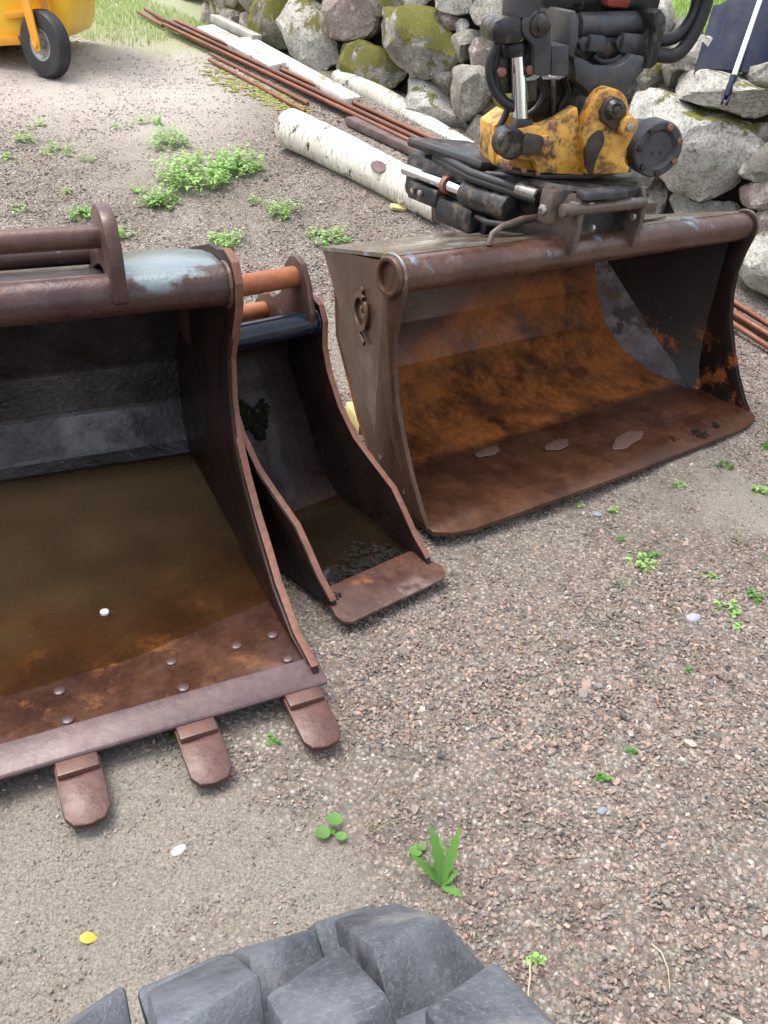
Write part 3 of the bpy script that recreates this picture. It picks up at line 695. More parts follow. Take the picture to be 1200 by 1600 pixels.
def band(poly, off):
    P = [Vector(p) for p in poly]; out = []
    for i, p in enumerate(P):
        t = (P[min(i + 1, len(P) - 1)] - P[max(i - 1, 0)]).normalized(); out.append(tuple(p + Vector((-t.y, t.x)) * off))
    return out
build(prism(eb + band(eb, .006)[::-1], 0, -.0175, .0015, .0015), 'side_edge', M_['side_edge'], db, smooth=35)
ic = [(.03, .012), (.13, .02), (.26, .075), (.40, .19), (.48, .27), (.54, .36), (.565, .47), (.56, .58), (.525, .645), (.56, .66), (.63, .6), (.66, .48), (.64, .36), (.57, .25), (.46, .14), (.34, .055), (.22, .006)]
build(prism(ic, 0, -.024, -.012, .004), 'side_cutter', M_['dig_side'], db, smooth=35)
build(tube([(-DW + .016, .546, .770), (-.016, .546, .770)], .047, 40), 'top_tube', M_['dig_pipe'], db, smooth=50)
build(ring((-.018, .546, .770), 0, .050, .007, jit=.4), 'weld', M_['weld'], db, smooth=80)
for sgn in (0, 1):
    wp_ = [(-.018, .552), (-.018, .66), (-.032, .70), (-.07, .725), (-.15, .735), (-.256, .730), (-.256, .552)]
    if sgn: wp_ = [(-DW - x, y) for x, y in wp_][::-1]
    bm = prism(wp_, 2, .806, .817, .003)
    build(bm, 'top_plate', M_['dig_top'], db, smooth=30)
dear = [(.487, .80), (.488, .762), (.515, .755), (.545, .80), (.62, .83), (.72, .80), (.80, .755), (.86, .765), (.875, .81), (.83, .86), (.76, .875), (.70, .905), (.672, .95), (.64, .985), (.58, .995), (.525, .975), (.495, .92), (.487, .86)]
dear = [(x, y if y < .77 else .77 + (y - .77) * .84) for x, y in dear]
for d in (-.272, -DW + .272):
    build(prism(smoothpoly(dear, 1), 0, d - .016, d + .016, .005), 'hitch_ear', M_['pin_dark'], db, smooth=35)
for (s, t) in ((.60, .886), (.815, .797)):
    build(tube([(-DW + .285, s, t), (-.285, s, t)], .0255, 32), 'hitch_pin', M_['pin_dark'], db, smooth=50)
build(prism([(-.025, -.016), (-.025, -.010), (-.02, -.006), (.048, .0105), (.052, .0105), (.056, -.012)], 0, -DW - .01, .01, .002), 'cutting_edge', M_['blade'], db, smooth=20)
build(prism([(.0525, .0035), (.0525, .0060), (.205, .0060), (.222, .0038)], 0, -DW + .018, -.018, .001), 'edge_backing', M_['dig_floor'], db, smooth=20)
tp = [(-.046, .03), (-.046, -.10), (-.044, -.15), (-.03, -.172), (0, -.178), (.03, -.172), (.044, -.15), (.046, -.10), (.046, .03)]
tooth0 = None
for k in range(5):
    d = -.055 - .25 * k
    if tooth0 is None:
        bm = prism(tp, 2, -.029, -.015, .004)
        for v in bm.verts:
            if v.co.y < -.03: v.co.z += (v.co.y + .03) * .20
        prism([(-.042, .03), (-.042, -.062), (.042, -.062), (.042, .03)], 2, -.034, -.0125, .003, bm)
        tooth0 = build(bm, 'tooth', M_['tooth'], db, smooth=35); tooth0.location = (d, 0, 0)
    else:
        o = tooth0.copy(); COL.objects.link(o); o.location = (d, 0, 0)
bolt0 = None
for k in range(5):
    for (dx, s) in ((0, .068), (-.004, .166), (.006 if k == 0 else 99, .10)):
        if dx > 1: continue
        if bolt0 is None:
            bolt0 = build(lathe([(-.002, 0), (-.002, .0125), (.004, .0125), (.006, .009), (.006, 0)], 2, (0, 0, .0065), 20), 'bolt_head', M_['blade'], db, smooth=40); o = bolt0
        else: o = bolt0.copy(); COL.objects.link(o)
        o.location = (-.055 - .25 * k + dx, s, 0)
        if s == .10: o.location = (-.152, .164, -.002)
# murky water, level surface
wz = .062
def waterpoly(M, d0, d1, s0, s1, z, mt, name, label, floor):
    bm = BM(); ax = M.to_3x3() @ Vector((0, 0, 1)); dep = []; N = 40; rows = []
    for j in range(N + 1):
        row = []
        for i in range(N + 1):
            d, s_ = d0 + (d1 - d0) * i / N, s0 + (s1 - s0) * j / N
            p = M @ Vector((d, s_, 0)); k = (z - p.z) / ax.z; p += ax * k; dep.append(k - floor(s_) + .006 * noise.noise(Vector((d * 9, s_ * 9, 0)))); row.append(bm.verts.new(p))
        rows.append(row)
    for A, B in zip(rows, rows[1:]):
        for k in range(N): bm.faces.new((A[k], A[k + 1], B[k + 1], B[k]))
    if sum(f.normal.z for f in bm.faces) < 0: bmesh.ops.reverse_faces(bm, faces=bm.faces)
    for f in bm.faces:
        f.normal_update()
        if f.normal.z < 0: f.normal_flip()
    o = build(bm, name, mt, smooth=60); at = o.data.attributes.new('depth', 'FLOAT', 'POINT'); at.data.foreach_set('value', np.array(dep, np.float32)); return tag(o, label, 'water')
waterpoly(dM, -DW + .016, -.016, .20, 1.11, wz, M_['murk'], 'water', 'murky brown rainwater pooled in the wide digging bucket', lambda s_: float(np.interp(s_, [0, 1.0, 1.085, 1.135], [.004, .004, .035, .1])))

# ---------------------------------------------------------------- middle: narrow trenching bucket
e0 = Vector((-.0765, 1.614, .05))
nM = frame(e0, 43, 0, 0); NW = .392
nb = thing('trenching_bucket', 'narrow rusty trenching bucket standing between the two wide buckets', 'bucket', nM)
nside = [(.062, -.004), (.075, .012), (.14, .055), (.20, .112), (.25, .155), (.36, .198), (.44, .232), (.52, .298), (.586, .39), (.614, .46), (.618, .535), (.64, .575), (.68, .588), (.72, .58),
         (.775, .50), (.815, .41), (.785, .31), (.70, .20), (.625, .075), (.56, .02), (.45, -.035), (.30, -.035), (.14, -.012)]
nprof = [(.132, .0005), (.15, -.002), (.28, -.018), (.45, -.018), (.54, .022), (.61, .085), (.69, .215), (.77, .318), (.80, .40), (.765, .475), (.70, .525)]
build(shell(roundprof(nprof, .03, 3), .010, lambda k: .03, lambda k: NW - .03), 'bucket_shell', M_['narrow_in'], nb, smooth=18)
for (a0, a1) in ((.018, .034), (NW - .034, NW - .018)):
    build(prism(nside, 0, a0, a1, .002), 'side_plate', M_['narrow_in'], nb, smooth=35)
    eb = nside[1:13]; build(prism(eb + band(eb, .005)[::-1], 0, a0 - .0015, a1 + .0015, .0015), 'side_edge', M_['side_edge'], nb, smooth=35)
    ds = nside[1:7]; cut = ds + [(.44, .19), (.34, .12), (.22, .03), (.14, .004)]
    build(prism(cut, 0, a0 + .004 if a0 > .1 else a0 - .004, a1 + .004 if a0 > .1 else a1 - .004, .003), 'side_cutter', M_['narrow_in'], nb, smooth=35)
build(tube([(.034, .664, .520), (NW - .034, .664, .520)], .036, 40), 'top_tube', M_['blue_black'], nb, smooth=50)
build(ring((NW - .036, .664, .520), 0, .039, .005, jit=.4), 'weld', M_['blue_black'], nb, smooth=80)
near_ = [(.633, .50), (.626, .56), (.655, .645), (.682, .690), (.712, .704), (.742, .698), (.765, .665), (.767, .62), (.785, .575), (.825, .548), (.845, .555), (.862, .545), (.895, .535), (.925, .50), (.915, .455), (.86, .43), (.75, .45), (.70, .47)]
for d in (.062, NW - .062):
    build(prism(near_, 0, d - .010, d + .010, .003), 'hitch_ear', M_['pin_dark'], nb, smooth=35)
for (s, t) in ((.713, .645), (.869, .491)):
    build(tube([(.055, s, t), (NW - .055, s, t)], .030 if t > .6 else .027, 32), 'hitch_pin', M_['pin_orange'], nb, smooth=50)
bl = [(.03, -.002), (.012, .012), (.004, .035), (.036, .14), (NW - .036, .14), (NW - .004, .035), (NW - .012, .012), (NW - .03, -.002)]
bm = prism(bl, 2, -.016, .0035, .0)
for v in bm.verts:
    if v.co.z > 0 and v.co.y < .02: v.co.z -= .010
bevel(bm, .003)
build(bm, 'cutting_edge', M_['lip'], nb, smooth=25)
waterpoly(nM, .034, NW - .034, .10, .57, .05 + .001, M_['clearw'], 'water', 'dark rainwater pooled in the narrow trenching bucket', lambda s_: float(np.interp(s_, [0, .13, .28, .45, .54, .61], [0, 0, -.018, -.018, .022, .085])))
# wet black dirt in the narrow bucket
def clods(name, M, spots, mt, label, cat, kind=None):
    bm = BM(); rs = random.Random(5)
    for (d, s, t, rx, n) in spots:
        for _ in range(n):
            a, q = rs.uniform(0, 6.28), rs.random() ** .5 * rx; r = rs.uniform(.0015, .0055)
            nb_ = BM(); bmesh.ops.create_icosphere(nb_, subdivisions=1, radius=r)
            for v in nb_.verts: v.co = Vector((v.co.x * rs.uniform(.8, 1.6), v.co.y * rs.uniform(.8, 1.6), v.co.z * .55))
            join(bm, nb_, Matrix.Translation((d + q * math.cos(a), s + q * math.sin(a), t)))
    o = build(bm, name, mt, frame=M, smooth=50); tag(o, label, cat, kind=kind); return o
M_['dirt'] = simple('wet_black_dirt', (.006, .0055, .005), (.016, .014, .011), 40, (.7, .9), 0, .6, spec=.15)
clods('wet_dirt', nM, [(.05 + .012 * math.sin(k * 5.1), .10 + .016 * k, .002, .016, 34) for k in range(8)] + [(.10 + .03 * k, .165 + .016 * math.sin(k * 2.3), .001, .022, 34) for k in range(8)] + [(.20 + .02 * k, .22 + .02 * math.sin(k), .0, .03, 14) for k in range(6)], M_['dirt'], 'wet black dirt stuck on the floor of the narrow trenching bucket', 'dirt', 'stuff')
bm = BM(); rs = random.Random(3)
for _ in range(900):
    a, q = rs.uniform(0, 6.28), rs.random() ** .6; d = .135 + .085 * q * math.cos(a) * (1.2 if math.cos(a) > 0 else 1.5); t = .235 + .045 * q * math.sin(a) + .02 * math.sin(d * 60)
    s_ = .69 + (t - .215) * .08 / .103 - .004; nb_ = BM(); bmesh.ops.create_icosphere(nb_, subdivisions=1, radius=rs.uniform(.002, .006)); join(bm, nb_, Matrix.Translation((max(.04, d), s_, t)))
M_['blackmoss'] = simple('black_moss', (.004, .005, .003), (.012, .016, .006), 60, (.85, .95), 0, .8, spec=.1)
tag(build(bm, 'moss', M_['blackmoss'], frame=nM, smooth=50), 'black green moss patch on the rear wall of the narrow trenching bucket', 'moss', kind='stuff')
clods('grit', gM, [(1.375, -.022, .010, .035, 50), (1.50, -.01, .010, .02, 18), (1.24, .0, .009, .02, 10)], M_['dirt'], 'dark grit on the lip of the grading bucket', 'grit', 'stuff')

# ---------------------------------------------------------------- tiltrotator (lower hitch in the bucket's frame, upper body turned)
rc = gM @ Vector((.87, .5, .885))
UY = 17
uM = frame(rc, UY, 0, 0)
tr = thing('tiltrotator', 'yellow and black tiltrotator with chrome tilt cylinder, locked onto the grading bucket', 'tiltrotator', uM)
C6 = (740, 0, 3); C5 = (640, 230, 2.609)
def up(name, pts, s0, s1, mt, bev=.005, sm=30, at=None, smooth_it=0, parent=None, par_obj=None):
    P = plan(pts, uM, 1, s0 if at is None else at, C6)
    if smooth_it: P = smoothpoly(P, smooth_it)
    return build(prism(P, 1, s0, s1, bev), name, M_[mt], par_obj or tr, frame=uM, smooth=sm)
def upc(u, v, s): return loc(C6[0] + u / 3, v / 3, uM, 1, s)
# rotor
rb = lathe([(-.050, 0), (-.050, .25), (-.02, .262), (.0, .262), (.012, .25), (.012, 0)], 2, (0, 0, 0), 56)
build(rb, 'rotor_disc', M_['black'], tr, smooth=35)
body = up('rotor_housing', [(160,760),(200,690),(480,640),(520,600),(720,640),(735,800),(330,832),(150,800)], -.12, .16, 'yellow', .012)
up('yellow_bracket', [(95,590),(178,530),(192,560),(150,640),(142,690),(170,770),(150,800),(90,772)], -.02, .12, 'yellow', .006, at=-.02)
up('cylinder_lug', [(180,650),(200,610),(260,592),(330,590),(400,562),(490,500),(497,560),(505,640),(522,760),(522,825),(300,812),(290,760),(205,745),(180,705)], -.175, -.115, 'yellow', .008)
up('tilt_lug', [(508,640),(530,560),(570,472),(602,430),(640,412),(690,425),(722,460),(737,540),(757,580),(757,630),(722,700),(712,760),(737,792),(722,815),(530,822),(523,700)], -.205, -.14, 'yellow', .010)
up('grime_skirt', [(150,790),(330,818),(520,818),(738,788),(742,806),(520,842),(330,840),(150,808)], -.165, -.10, 'grime', .003)
up('lug_liner', [(520,700),(540,640),(600,600),(620,660),(580,740),(560,815),(532,815)], -.2075, -.19, 'grime', .002, smooth_it=1)
# cylinder eye and pin in the left lug
p = upc(168, 672, -.175); q = upc(200, 672, -.175)
build(lathe([(-.012, 0), (-.012, .040), (-.006, .046), (.05, .046), (.05, 0)], 1, (p.x + .004, -.178, p.z), 32), 'bushing', M_['black'], tr, smooth=40)
p = upc(262, 675, -.18)
build(prism([(p.x - .028, p.z - .028), (p.x + .036, p.z - .022), (p.x + .036, p.z + .026), (p.x - .02, p.z + .032), (p.x - .032, p.z + .01)], 1, -.205, -.17, .006), 'pin_head', M_['grime'], tr, smooth=30)
up('pin_lock_tab', [(308,642),(372,632),(380,690),(342,742),(305,722)], -.20, -.172, 'yellow', .004)
p = upc(338, 668, -.2); build(hexbolt((p.x, -.20, p.z), 1, -1, .011, .008), 'bolt', M_['rustbolt'], tr, smooth=30)
# tilt pin cover
up('pin_cover', [(600,520),(628,470),(655,450),(700,470),(722,500),(718,580),(690,600),(660,612),(602,572)], -.225, -.20, 'grime', .006)
p = upc(657, 512, -.225); bm = lathe([(-.018, 0), (-.018, .020), (-.006, .030), (.002, .031), (.002, 0)], 1, (p.x, -.225, p.z), 28); build(bm, 'tilt_pin', M_['black'], tr, smooth=40)
build(hexbolt((p.x, -.243, p.z), 1, -1, .012, .007), 'bolt', M_['grime'], tr, smooth=30)
p = upc(718, 588, -.225); build(rod((p.x, -.245, p.z), (p.x, -.16, p.z), .028, 30, .004), 'lock_boss', M_['yellow'], tr, smooth=40)
build(hexbolt((p.x, -.245, p.z), 1, -1, .014, .010), 'bolt', M_['zinc'], tr, smooth=30)
# slew motor with bolted flange
p = upc(840, 690, -.13); mo = build(lathe([(-.028, 0), (-.028, .052), (-.034, .056), (-.040, .062), (-.040, .080), (-.034, .086), (.03, .086), (.035, .066), (.12, .066), (.12, 0)], 1, (p.x, -.13, p.z), 48), 'slew_motor', M_['slate'], tr, smooth=35)
for k in range(7):
    a = R(25 + 360 * k / 7); build(hexbolt((p.x + .071 * math.cos(a), -.170, p.z + .071 * math.sin(a)), 1, -1, .0105, .011), 'flange_bolt', M_['rustbolt' if k in (0, 6, 1) else 'black'], mo, frame=uM, smooth=30)
for (x, z) in ((-.012, -.012), (.014, -.010)):
    build(hexbolt((p.x + x, -.158, p.z + z), 1, -1, .006, .004), 'plug', M_['grime'], mo, frame=uM, smooth=30)
# upper hitch frame
up('saddle', [(468,272),(500,270),(570,310),(650,316),(700,300),(750,256),(802,265),(802,330),(745,390),(722,440),(700,470),(640,470),(590,450),(555,470),(530,420),(480,380)], -.13, -.05, 'slate', .006)
up('frame_block', [(450,175),(860,170),(850,262),(760,262),(700,300),(570,308),(480,262)], -.05, .14, 'black', .008)
up('back_plate', [(250,372),(380,372),(470,372),(540,470),(545,640),(300,640),(255,585)], .02, .06, 'black', .006)
up('stick_boss', [(224,105),(238,72),(265,53),(300,48),(340,65),(360,100),(366,150),(370,215),(362,356),(290,356),(283,215),(245,180),(226,150)], -.165, -.10, 'slate', .008)
up('spacer_block', [(366,212),(450,212),(442,356),(362,356)], -.15, -.02, 'slate', .005)
up('ear_plate', [(448,52),(478,48),(496,90),(492,190),(468,272),(446,262)], -.14, .14, 'slate', .006)
up('ear_plate', [(842,62),(878,40),(906,80),(902,135),(882,205),(862,300),(832,326),(800,322),(828,262),(856,150)], -.14, .14, 'black', .006)
a, b = upc(490, 118, -.03), upc(868, 108, -.03); build(rod((a.x, -.03, a.z), (b.x, -.03, b.z), .035), 'upper_pin', M_['slate'], tr, smooth=40)
for (u, v) in ((520, 205), (545, 205), (690, 200), (820, 195)):
    p = upc(u, v, -.06); build(hexbolt((p.x, -.05, p.z), 1, -1, .022, .022), 'bolt', M_['slate'], tr, smooth=30)
p = upc(312, 118, -.17); build(lathe([(-.022, 0), (-.022, .018), (-.014, .030), (.004, .034), (.004, 0)], 1, (p.x, -.165, p.z), 32), 'pin_cap', M_['black'], tr, smooth=40)
build(hexbolt((p.x, -.187, p.z), 1, -1, .018, .012), 'bolt', M_['grime'], tr, smooth=30)
# tilt cylinder
a, b = upc(222, -60, -.11), upc(212, 262, -.11); c = upc(217, 590, -.13)
build(rod((a.x, -.11, a.z + .1), (upc(220, 80, -.11).x, -.11, upc(220, 80, -.11).z), .056, 32, .006), 'cylinder_barrel', M_['slate'], tr, smooth=40)
up('cylinder_head', [(86,140),(100,98),(150,78),(226,82),(232,180),(215,205),(120,208),(92,190)], -.165, -.05, 'black', .012)
build(rod((upc(190, 195, -.11).x, -.11, upc(190, 195, -.11).z), (upc(190, 262, -.11).x, -.11, upc(190, 262, -.11).z), .040, 28, .006), 'gland', M_['black'], tr, smooth=40)
p0, p1 = upc(206, 258, -.115), upc(219, 575, -.135)
build(rod((p0.x, p0.y, p0.z), (p1.x, p1.y, p1.z), .0232, 32, 0), 'cylinder_rod', M_['chrome'], tr, smooth=40)
p = upc(222, 600, -.135); build(rod((p.x, -.135, p.z - .02), (p.x, -.135, p.z + .03), .034, 28, .006), 'rod_eye', M_['black'], tr, smooth=40)
for (u, v) in ((133, 338), (265, 328)):
    p = upc(u, v, -.14); build(hexbolt((p.x, -.13, p.z), 1, -1, .014, .016), 'bolt', M_['rustbolt'], tr, smooth=30)
up('valve_block', [(112,250),(180,235),(182,440),(130,440)], -.10, .02, 'black', .006)
up('valve_block', [(228,230),(285,225),(290,350),(250,370),(232,350)], -.12, .0, 'black', .006)
def hose(pts, s, r, name='hose', parent=None, crop=C6):
    P = []
    for (u, v) in pts: P.append(loc(crop[0] + u / crop[2], crop[1] + v / crop[2], uM, 1, s))
    # Catmull-Rom
    Q = []
    for i in range(len(P) - 1):
        a, b, c, d = P[max(i - 1, 0)], P[i], P[i + 1], P[min(i + 2, len(P) - 1)]
        for k in range(8):
            t = k / 8; Q.append(.5 * ((2 * b) + (c - a) * t + (2 * a - 5 * b + 4 * c - d) * t * t + (3 * b - a - 3 * c + d) * t ** 3))
    Q.append(P[-1])
    return build(tube(Q, r, 14), name, M_['rubber'], parent or tr, frame=uM, smooth=60)
hose([(118, 200), (82, 260), (72, 330), (90, 410), (130, 470), (190, 510)], -.13, .012)
hose([(130, 205), (105, 270), (98, 340), (115, 420), (150, 470), (185, 490)], -.10, .011)
hose([(125, 240), (100, 330), (118, 430), (160, 500), (125, 590)], -.06, .011)
for (u, v) in ((170, 790), (235, 806), (300, 818), (560, 816), (640, 806), (712, 796)):
    p = upc(u, v, -.17); build(hexbolt((p.x, -.165, p.z + .004), 1, -1, .009, .010), 'bolt', M_['rustbolt'], tr, smooth=30)
hose([(300, 360), (330, 430), (300, 500), (250, 540)], -.02, .010)
hose([(420, 360), (440, 440), (400, 520), (420, 580)], .0, .010)
hose([(560, 260), (600, 290), (660, 285), (700, 250)], -.07, .009)
up('guard_plate', [(255,378),(300,372),(296,470),(262,480)], -.06, -.04, 'slate', .004)
up('rib', [(383,372),(392,372),(386,560),(376,556)], -.02, .02, 'black', .002)
for (u, v) in ((330, 420), (336, 470), (470, 430)):
    p = upc(u, v, .0); build(hexbolt((p.x, .02, p.z), 1, -1, .012, .012), 'bolt', M_['grime'], tr, smooth=30)
p = upc(560, 200, -.06); build(box((p.x, -.07, p.z), (.05, .04, .045), .006), 'coupling', M_['slate'], tr, frame=uM, smooth=30)
p = upc(760, 205, -.06); build(box((p.x, -.07, p.z), (.12, .04, .055), .006), 'coupling', M_['slate'], tr, frame=uM, smooth=30)
# -- lower hitch
for (d, s_, t_, dx, dy, dz) in ((.60, .50, .855, .05, .12, .03), (.64, .62, .70, .06, .10, .05), (.58, .86, .745, .05, .16, .06), (.76, .98, .80, .16, .06, .10), (.99, .30, .862, .08, .07, .03)):
    build(box((d, s_, t_), (dx, dy, dz), .008), 'housing_block', M_['black'], tr, frame=gM, smooth=30)
for (d, s_, t_) in ((.575, .50, .86), (.575, .55, .86), (.553, .86, .75), (.553, .90, .75), (.60, .40, .77), (.96, .24, .80), (.76, .24, .78)):
    build(hexbolt((d, s_, t_), 0, -1, .011, .012), 'bolt', M_['zinc'], tr, frame=gM, smooth=30)
build(tube([(.60, .34, .80), (.55, .40, .76), (.54, .50, .745), (.57, .58, .74)], .010, 10), 'hose', M_['rubber'], tr, frame=gM, smooth=60)
build(tube([(.66, .90, .86), (.60, .80, .875), (.585, .64, .865), (.62, .50, .885), (.70, .42, .89)], .011, 10), 'hose', M_['rubber'], tr, frame=gM, smooth=60)
def low(name, pts, axis, a0, a1, mt, bev=.004, sm=30, at=None):
    P = plan(pts, gM, axis, a0 if at is None else at, C5)
    return build(prism(P, axis, a0, a1, bev), name, M_[mt], tr, frame=gM, smooth=sm)
hit = BM()
box((.845, .52, .775), (.27, .46, .08), .01, hit)
box((.845, .36, .80), (.27, .10, .05), .008, hit)
build(hit, 'hitch_frame', M_['black'], tr, frame=gM, smooth=30)
for d in (.70, .99):
    build(prism([(.24, .87), (.25, .80), (.30, .77), (.66, .74), (.72, .78), (.70, .84), (.30, .885)], 0, d - (.016 if d < .8 else -.014), d + (.016 if d > .8 else -.014) * 1.6, .005), 'hitch_cheek', M_['black'], tr, frame=gM, smooth=30)
build(box((.60, .30, .845), (.05, .05, .10), .006), 'lock_bracket', M_['bar'], tr, frame=gM, smooth=30)
build(hexbolt((.577, .30, .835), 0, -1, .016, .012), 'nut', M_['zinc'], tr, frame=gM, smooth=30)
build(box((.77, .245, .885), (.20, .05, .028), .008), 'lock_arm', M_['slate'], tr, frame=gM, smooth=30)
for (d, s) in ((.66, .255), (.93, .25), (.72, .25)):
    build(hexbolt((d, s, .862), 2, -1, .018, .022), 'bolt', M_['zinc'], tr, frame=gM, smooth=30)
build(box((1.13, .36, .80), (.10, .10, .035), .006), 'side_foot', M_['bar'], tr, frame=gM, smooth=30)
build(rod((1.13, .36, .76), (1.13, .36, .86), .02), 'foot_bolt', M_['slate'], tr, frame=gM, smooth=30)
build(rod((.58, .44, .80), (.58, .66, .80), .045, 30, .006), 'lock_cylinder', M_['black'], tr, frame=gM, smooth=40)
cr = build(rod((.58, .64, .80), (.58, 1.0, .80), .020, 30, .002), 'lock_rod', M_['chrome'], tr, frame=gM, smooth=40)
build(lathe([(-.010, .019), (-.010, .030), (.010, .030), (.010, .019)], 1, (.58, .76, .80), 28), 'clamp_ring', M_['rustbolt'], tr, frame=gM, smooth=40)
build(box((.70, .82, .78), (.20, .42, .16), .03), 'rear_housing', M_['black'], tr, frame=gM, smooth=40)
build(box((.72, .80, .885), (.30, .40, .035), .015, rot=(0, R(4), 0)), 'cover_plate', M_['black'], tr, frame=gM, smooth=40)
build(box((.74, .66, .905), (.26, .36, .02), .008, rot=(0, R(-3), R(14))), 'cover_plate', M_['black'], tr, frame=gM, smooth=40)
for k, (ds, z) in enumerate(((0, .86), (.03, .845))):
    build(tube([(.60, .36, z), (.56, .48, z + .01), (.55, .62, z + .012), (.60, .86, z + .02), (.72, .95, z + .02)], .014, 12), 'hose', M_['rubber'], tr, frame=gM, smooth=60)
build(rod((.60, .365, .86), (.575, .43, .866), .019, 20, .003), 'hose_ferrule', M_['zinc'], tr, frame=gM, smooth=40)
build(box((.66, .70, .715), (.20, .20, .09), .02), 'rear_foot', M_['black'], tr, frame=gM, smooth=40)

# ---------------------------------------------------------------- excavator arm above it (mostly out of frame)
ex = thing('excavator', 'excavator with only its black arm end and one big lugged tyre in view', 'excavator', uM)
P = plan([(330,-70),(900,-70),(866,62),(500,75),(462,40),(372,62),(320,20)], uM, 1, .02, C6)
ar = build(prism(P, 1, .02, .26, .012), 'arm', M_['black'], ex, smooth=30)
zt = max(p[1] for p in P); x0 = min(p[0] for p in P); x1 = max(p[0] for p in P)
build(box(((x0 + x1) / 2, .20, zt + .45), (.36, .34, .95), .02, rot=(R(-14), 0, 0)), 'arm_box', M_['black'], ar, smooth=30)
p = upc(670, 12, -.02); build(box((p.x, -.01, p.z + .015), (.085, .06, .06), .016), 'red_cap', M_['redpart'], ar, smooth=40)
hose([(860, 190), (930, 180), (985, 140), (1030, 70), (1050, 0), (1052, -90)], .02, .020, parent=ar)
hose([(850, 255), (930, 262), (990, 220), (1050, 120), (1090, 10), (1100, -90)], .0, .022, parent=ar)

# ---------------------------------------------------------------- foreground: lugged excavator wheel
TR, THW = .50, .235
tM = frame((.112, -.028, .52), 27)
wh = ex
cp = [(x * .70, r) for x, r in [(-.20, .27), (-.225, .33), (-.232, .39), (-.222, .440), (-.19, .466), (-.10, .478), (0, .480), (.10, .478), (.19, .466), (.222, .440), (.232, .39), (.225, .33), (.20, .27)]]
ty = build(lathe(cp, 0, (0, 0, 0), 96), 'tyre', M_['tyre'], wh, smooth=40)
ty.matrix_local = uM.inverted() @ tM
NL = 17
ROWS = ((-.120, .068, .10, -1), (-.037, .073, .60, 0), (.038, .068, .15, 0), (.128, .096, .66, 1))
def lug_mesh(x0, wx, over, k):
    """one chunky tread block; shoulder blocks run down over the side wall"""
    bm = BM(); rs = random.Random(k * 17 + int(x0 * 999)); h = wx / 2
    if over == 0: sta = [(x0 - h, .520, .445, .108), (x0 + h, .522, .445, .108)]
    else:
        sg = over; sta = [(x0 - sg * h, .524, .445, .108), (x0 + sg * h * .45, .514, .440, .120), (x0 + sg * (h + .010), .455, .410, .120), (x0 + sg * (h + .020), .385, .375, .11)]
    rows = []
    for (x, ro, ri, ln) in sta:
        ro += rs.uniform(-.006, .004); sk = (x - x0) * 1.1; row = []
        for (r_, q) in ((ri, 1.16), (ro, 1.0)):
            for s_ in (-1, 1):
                a = sk + s_ * ln * q / r_ * .5 + rs.uniform(-.014, .014); row.append(bm.verts.new((x + (rs.uniform(-.005, .005) if over == 0 else 0), r_ * math.sin(a), r_ * math.cos(a))))
        rows.append(row)
    for A, B in zip(rows, rows[1:]):
        for (i, j) in ((0, 1), (1, 3), (3, 2), (2, 0)): bm.faces.new((A[i], A[j], B[j], B[i]))
    bm.faces.new([rows[0][i] for i in (0, 1, 3, 2)]); bm.faces.new([rows[-1][i] for i in (0, 2, 3, 1)])
    bmesh.ops.recalc_face_normals(bm, faces=bm.faces); bevel(bm, .006, 2, 20)
    return bm
PH = R(6)
for (x0, wx, ph, over) in ROWS:
    protos = []
    for k in range(NL):
        if k < 3:
            o = build(lug_mesh(x0, wx, over, k), 'tread_lug', M_['tyre'], ty, smooth=30); protos.append(o)
        else:
            o = protos[k % 3].copy(); COL.objects.link(o)
        o.rotation_euler = (PH - (k + ph) * math.tau / NL, 0, 0)
rim = lathe([(-.135, .272), (-.14, .255), (-.12, .245), (-.10, .10), (-.06, .10), (-.06, 0), (.02, 0), (.02, .10), (.10, .12), (.12, .245), (.14, .255), (.135, .272)], 0, (0, 0, 0), 64)
build(rim, 'rim', M_['yellow'], ty, smooth=40)

# ---------------------------------------------------------------- logs, boards and rods by the wall
def P3(u, v, up_=0.): return ground_at(u, v, up_)
def log(name, label, A, B, r0_, r1_, mt, bend=.02, group=None, n=26, seg=28):
    A, B = Vector(A), Vector(B); ax = (B - A); L = ax.length; t = ax.normalized()
    M = Matrix.Identity(4); y = Vector((0, 0, 1)).cross(t).normalized(); z = t.cross(y)
    for i in range(3): M[i][0], M[i][1], M[i][2], M[i][3] = t[i], y[i], z[i], A[i]
    th = thing(name, label, 'log', M, group)
    bm = BM(); rings = []
    for i in range(n + 1):
        f = i / n; r = r0_ + (r1_ - r0_) * f; oy = bend * math.sin(f * math.pi) + .3 * bend * math.sin(f * 7); oz = .2 * bend * math.sin(f * 5)
        rings.append([bm.verts.new((f * L + .004 * math.sin(k * 1.7), oy + r * math.cos(k * math.tau / seg) * (1 + .05 * noise.noise(Vector((f * 9, math.cos(k * math.tau / seg) * 1.4, math.sin(k * math.tau / seg) * 1.4)))),
                                   oz + r * math.sin(k * math.tau / seg) * (1 + .05 * noise.noise(Vector((f * 9 + 5, math.cos(k * math.tau / seg) * 1.4, math.sin(k * math.tau / seg) * 1.4)))))) for k in range(seg)])
    for a, b in zip(rings, rings[1:]):
        for k in range(seg): bm.faces.new((a[k], a[(k + 1) % seg], b[(k + 1) % seg], b[k]))
    bmesh.ops.recalc_face_normals(bm, faces=bm.faces)
    build(bm, 'bark', M_[mt], th, smooth=60)
    for x, r in ((.003, r0_), (L - .003, r1_)):
        build(tube([(x - .004, 0, 0), (x + .004, 0, 0)], r * .97, 24), 'log_end', M_['woodend'], th, smooth=40)
    return th, M, L
la, lb = P3(452, 232), P3(690, 352); ra, rb_ = .112, .098
la.z = tz(la.x, la.y) + ra; lb.z = tz(lb.x, lb.y) + rb_
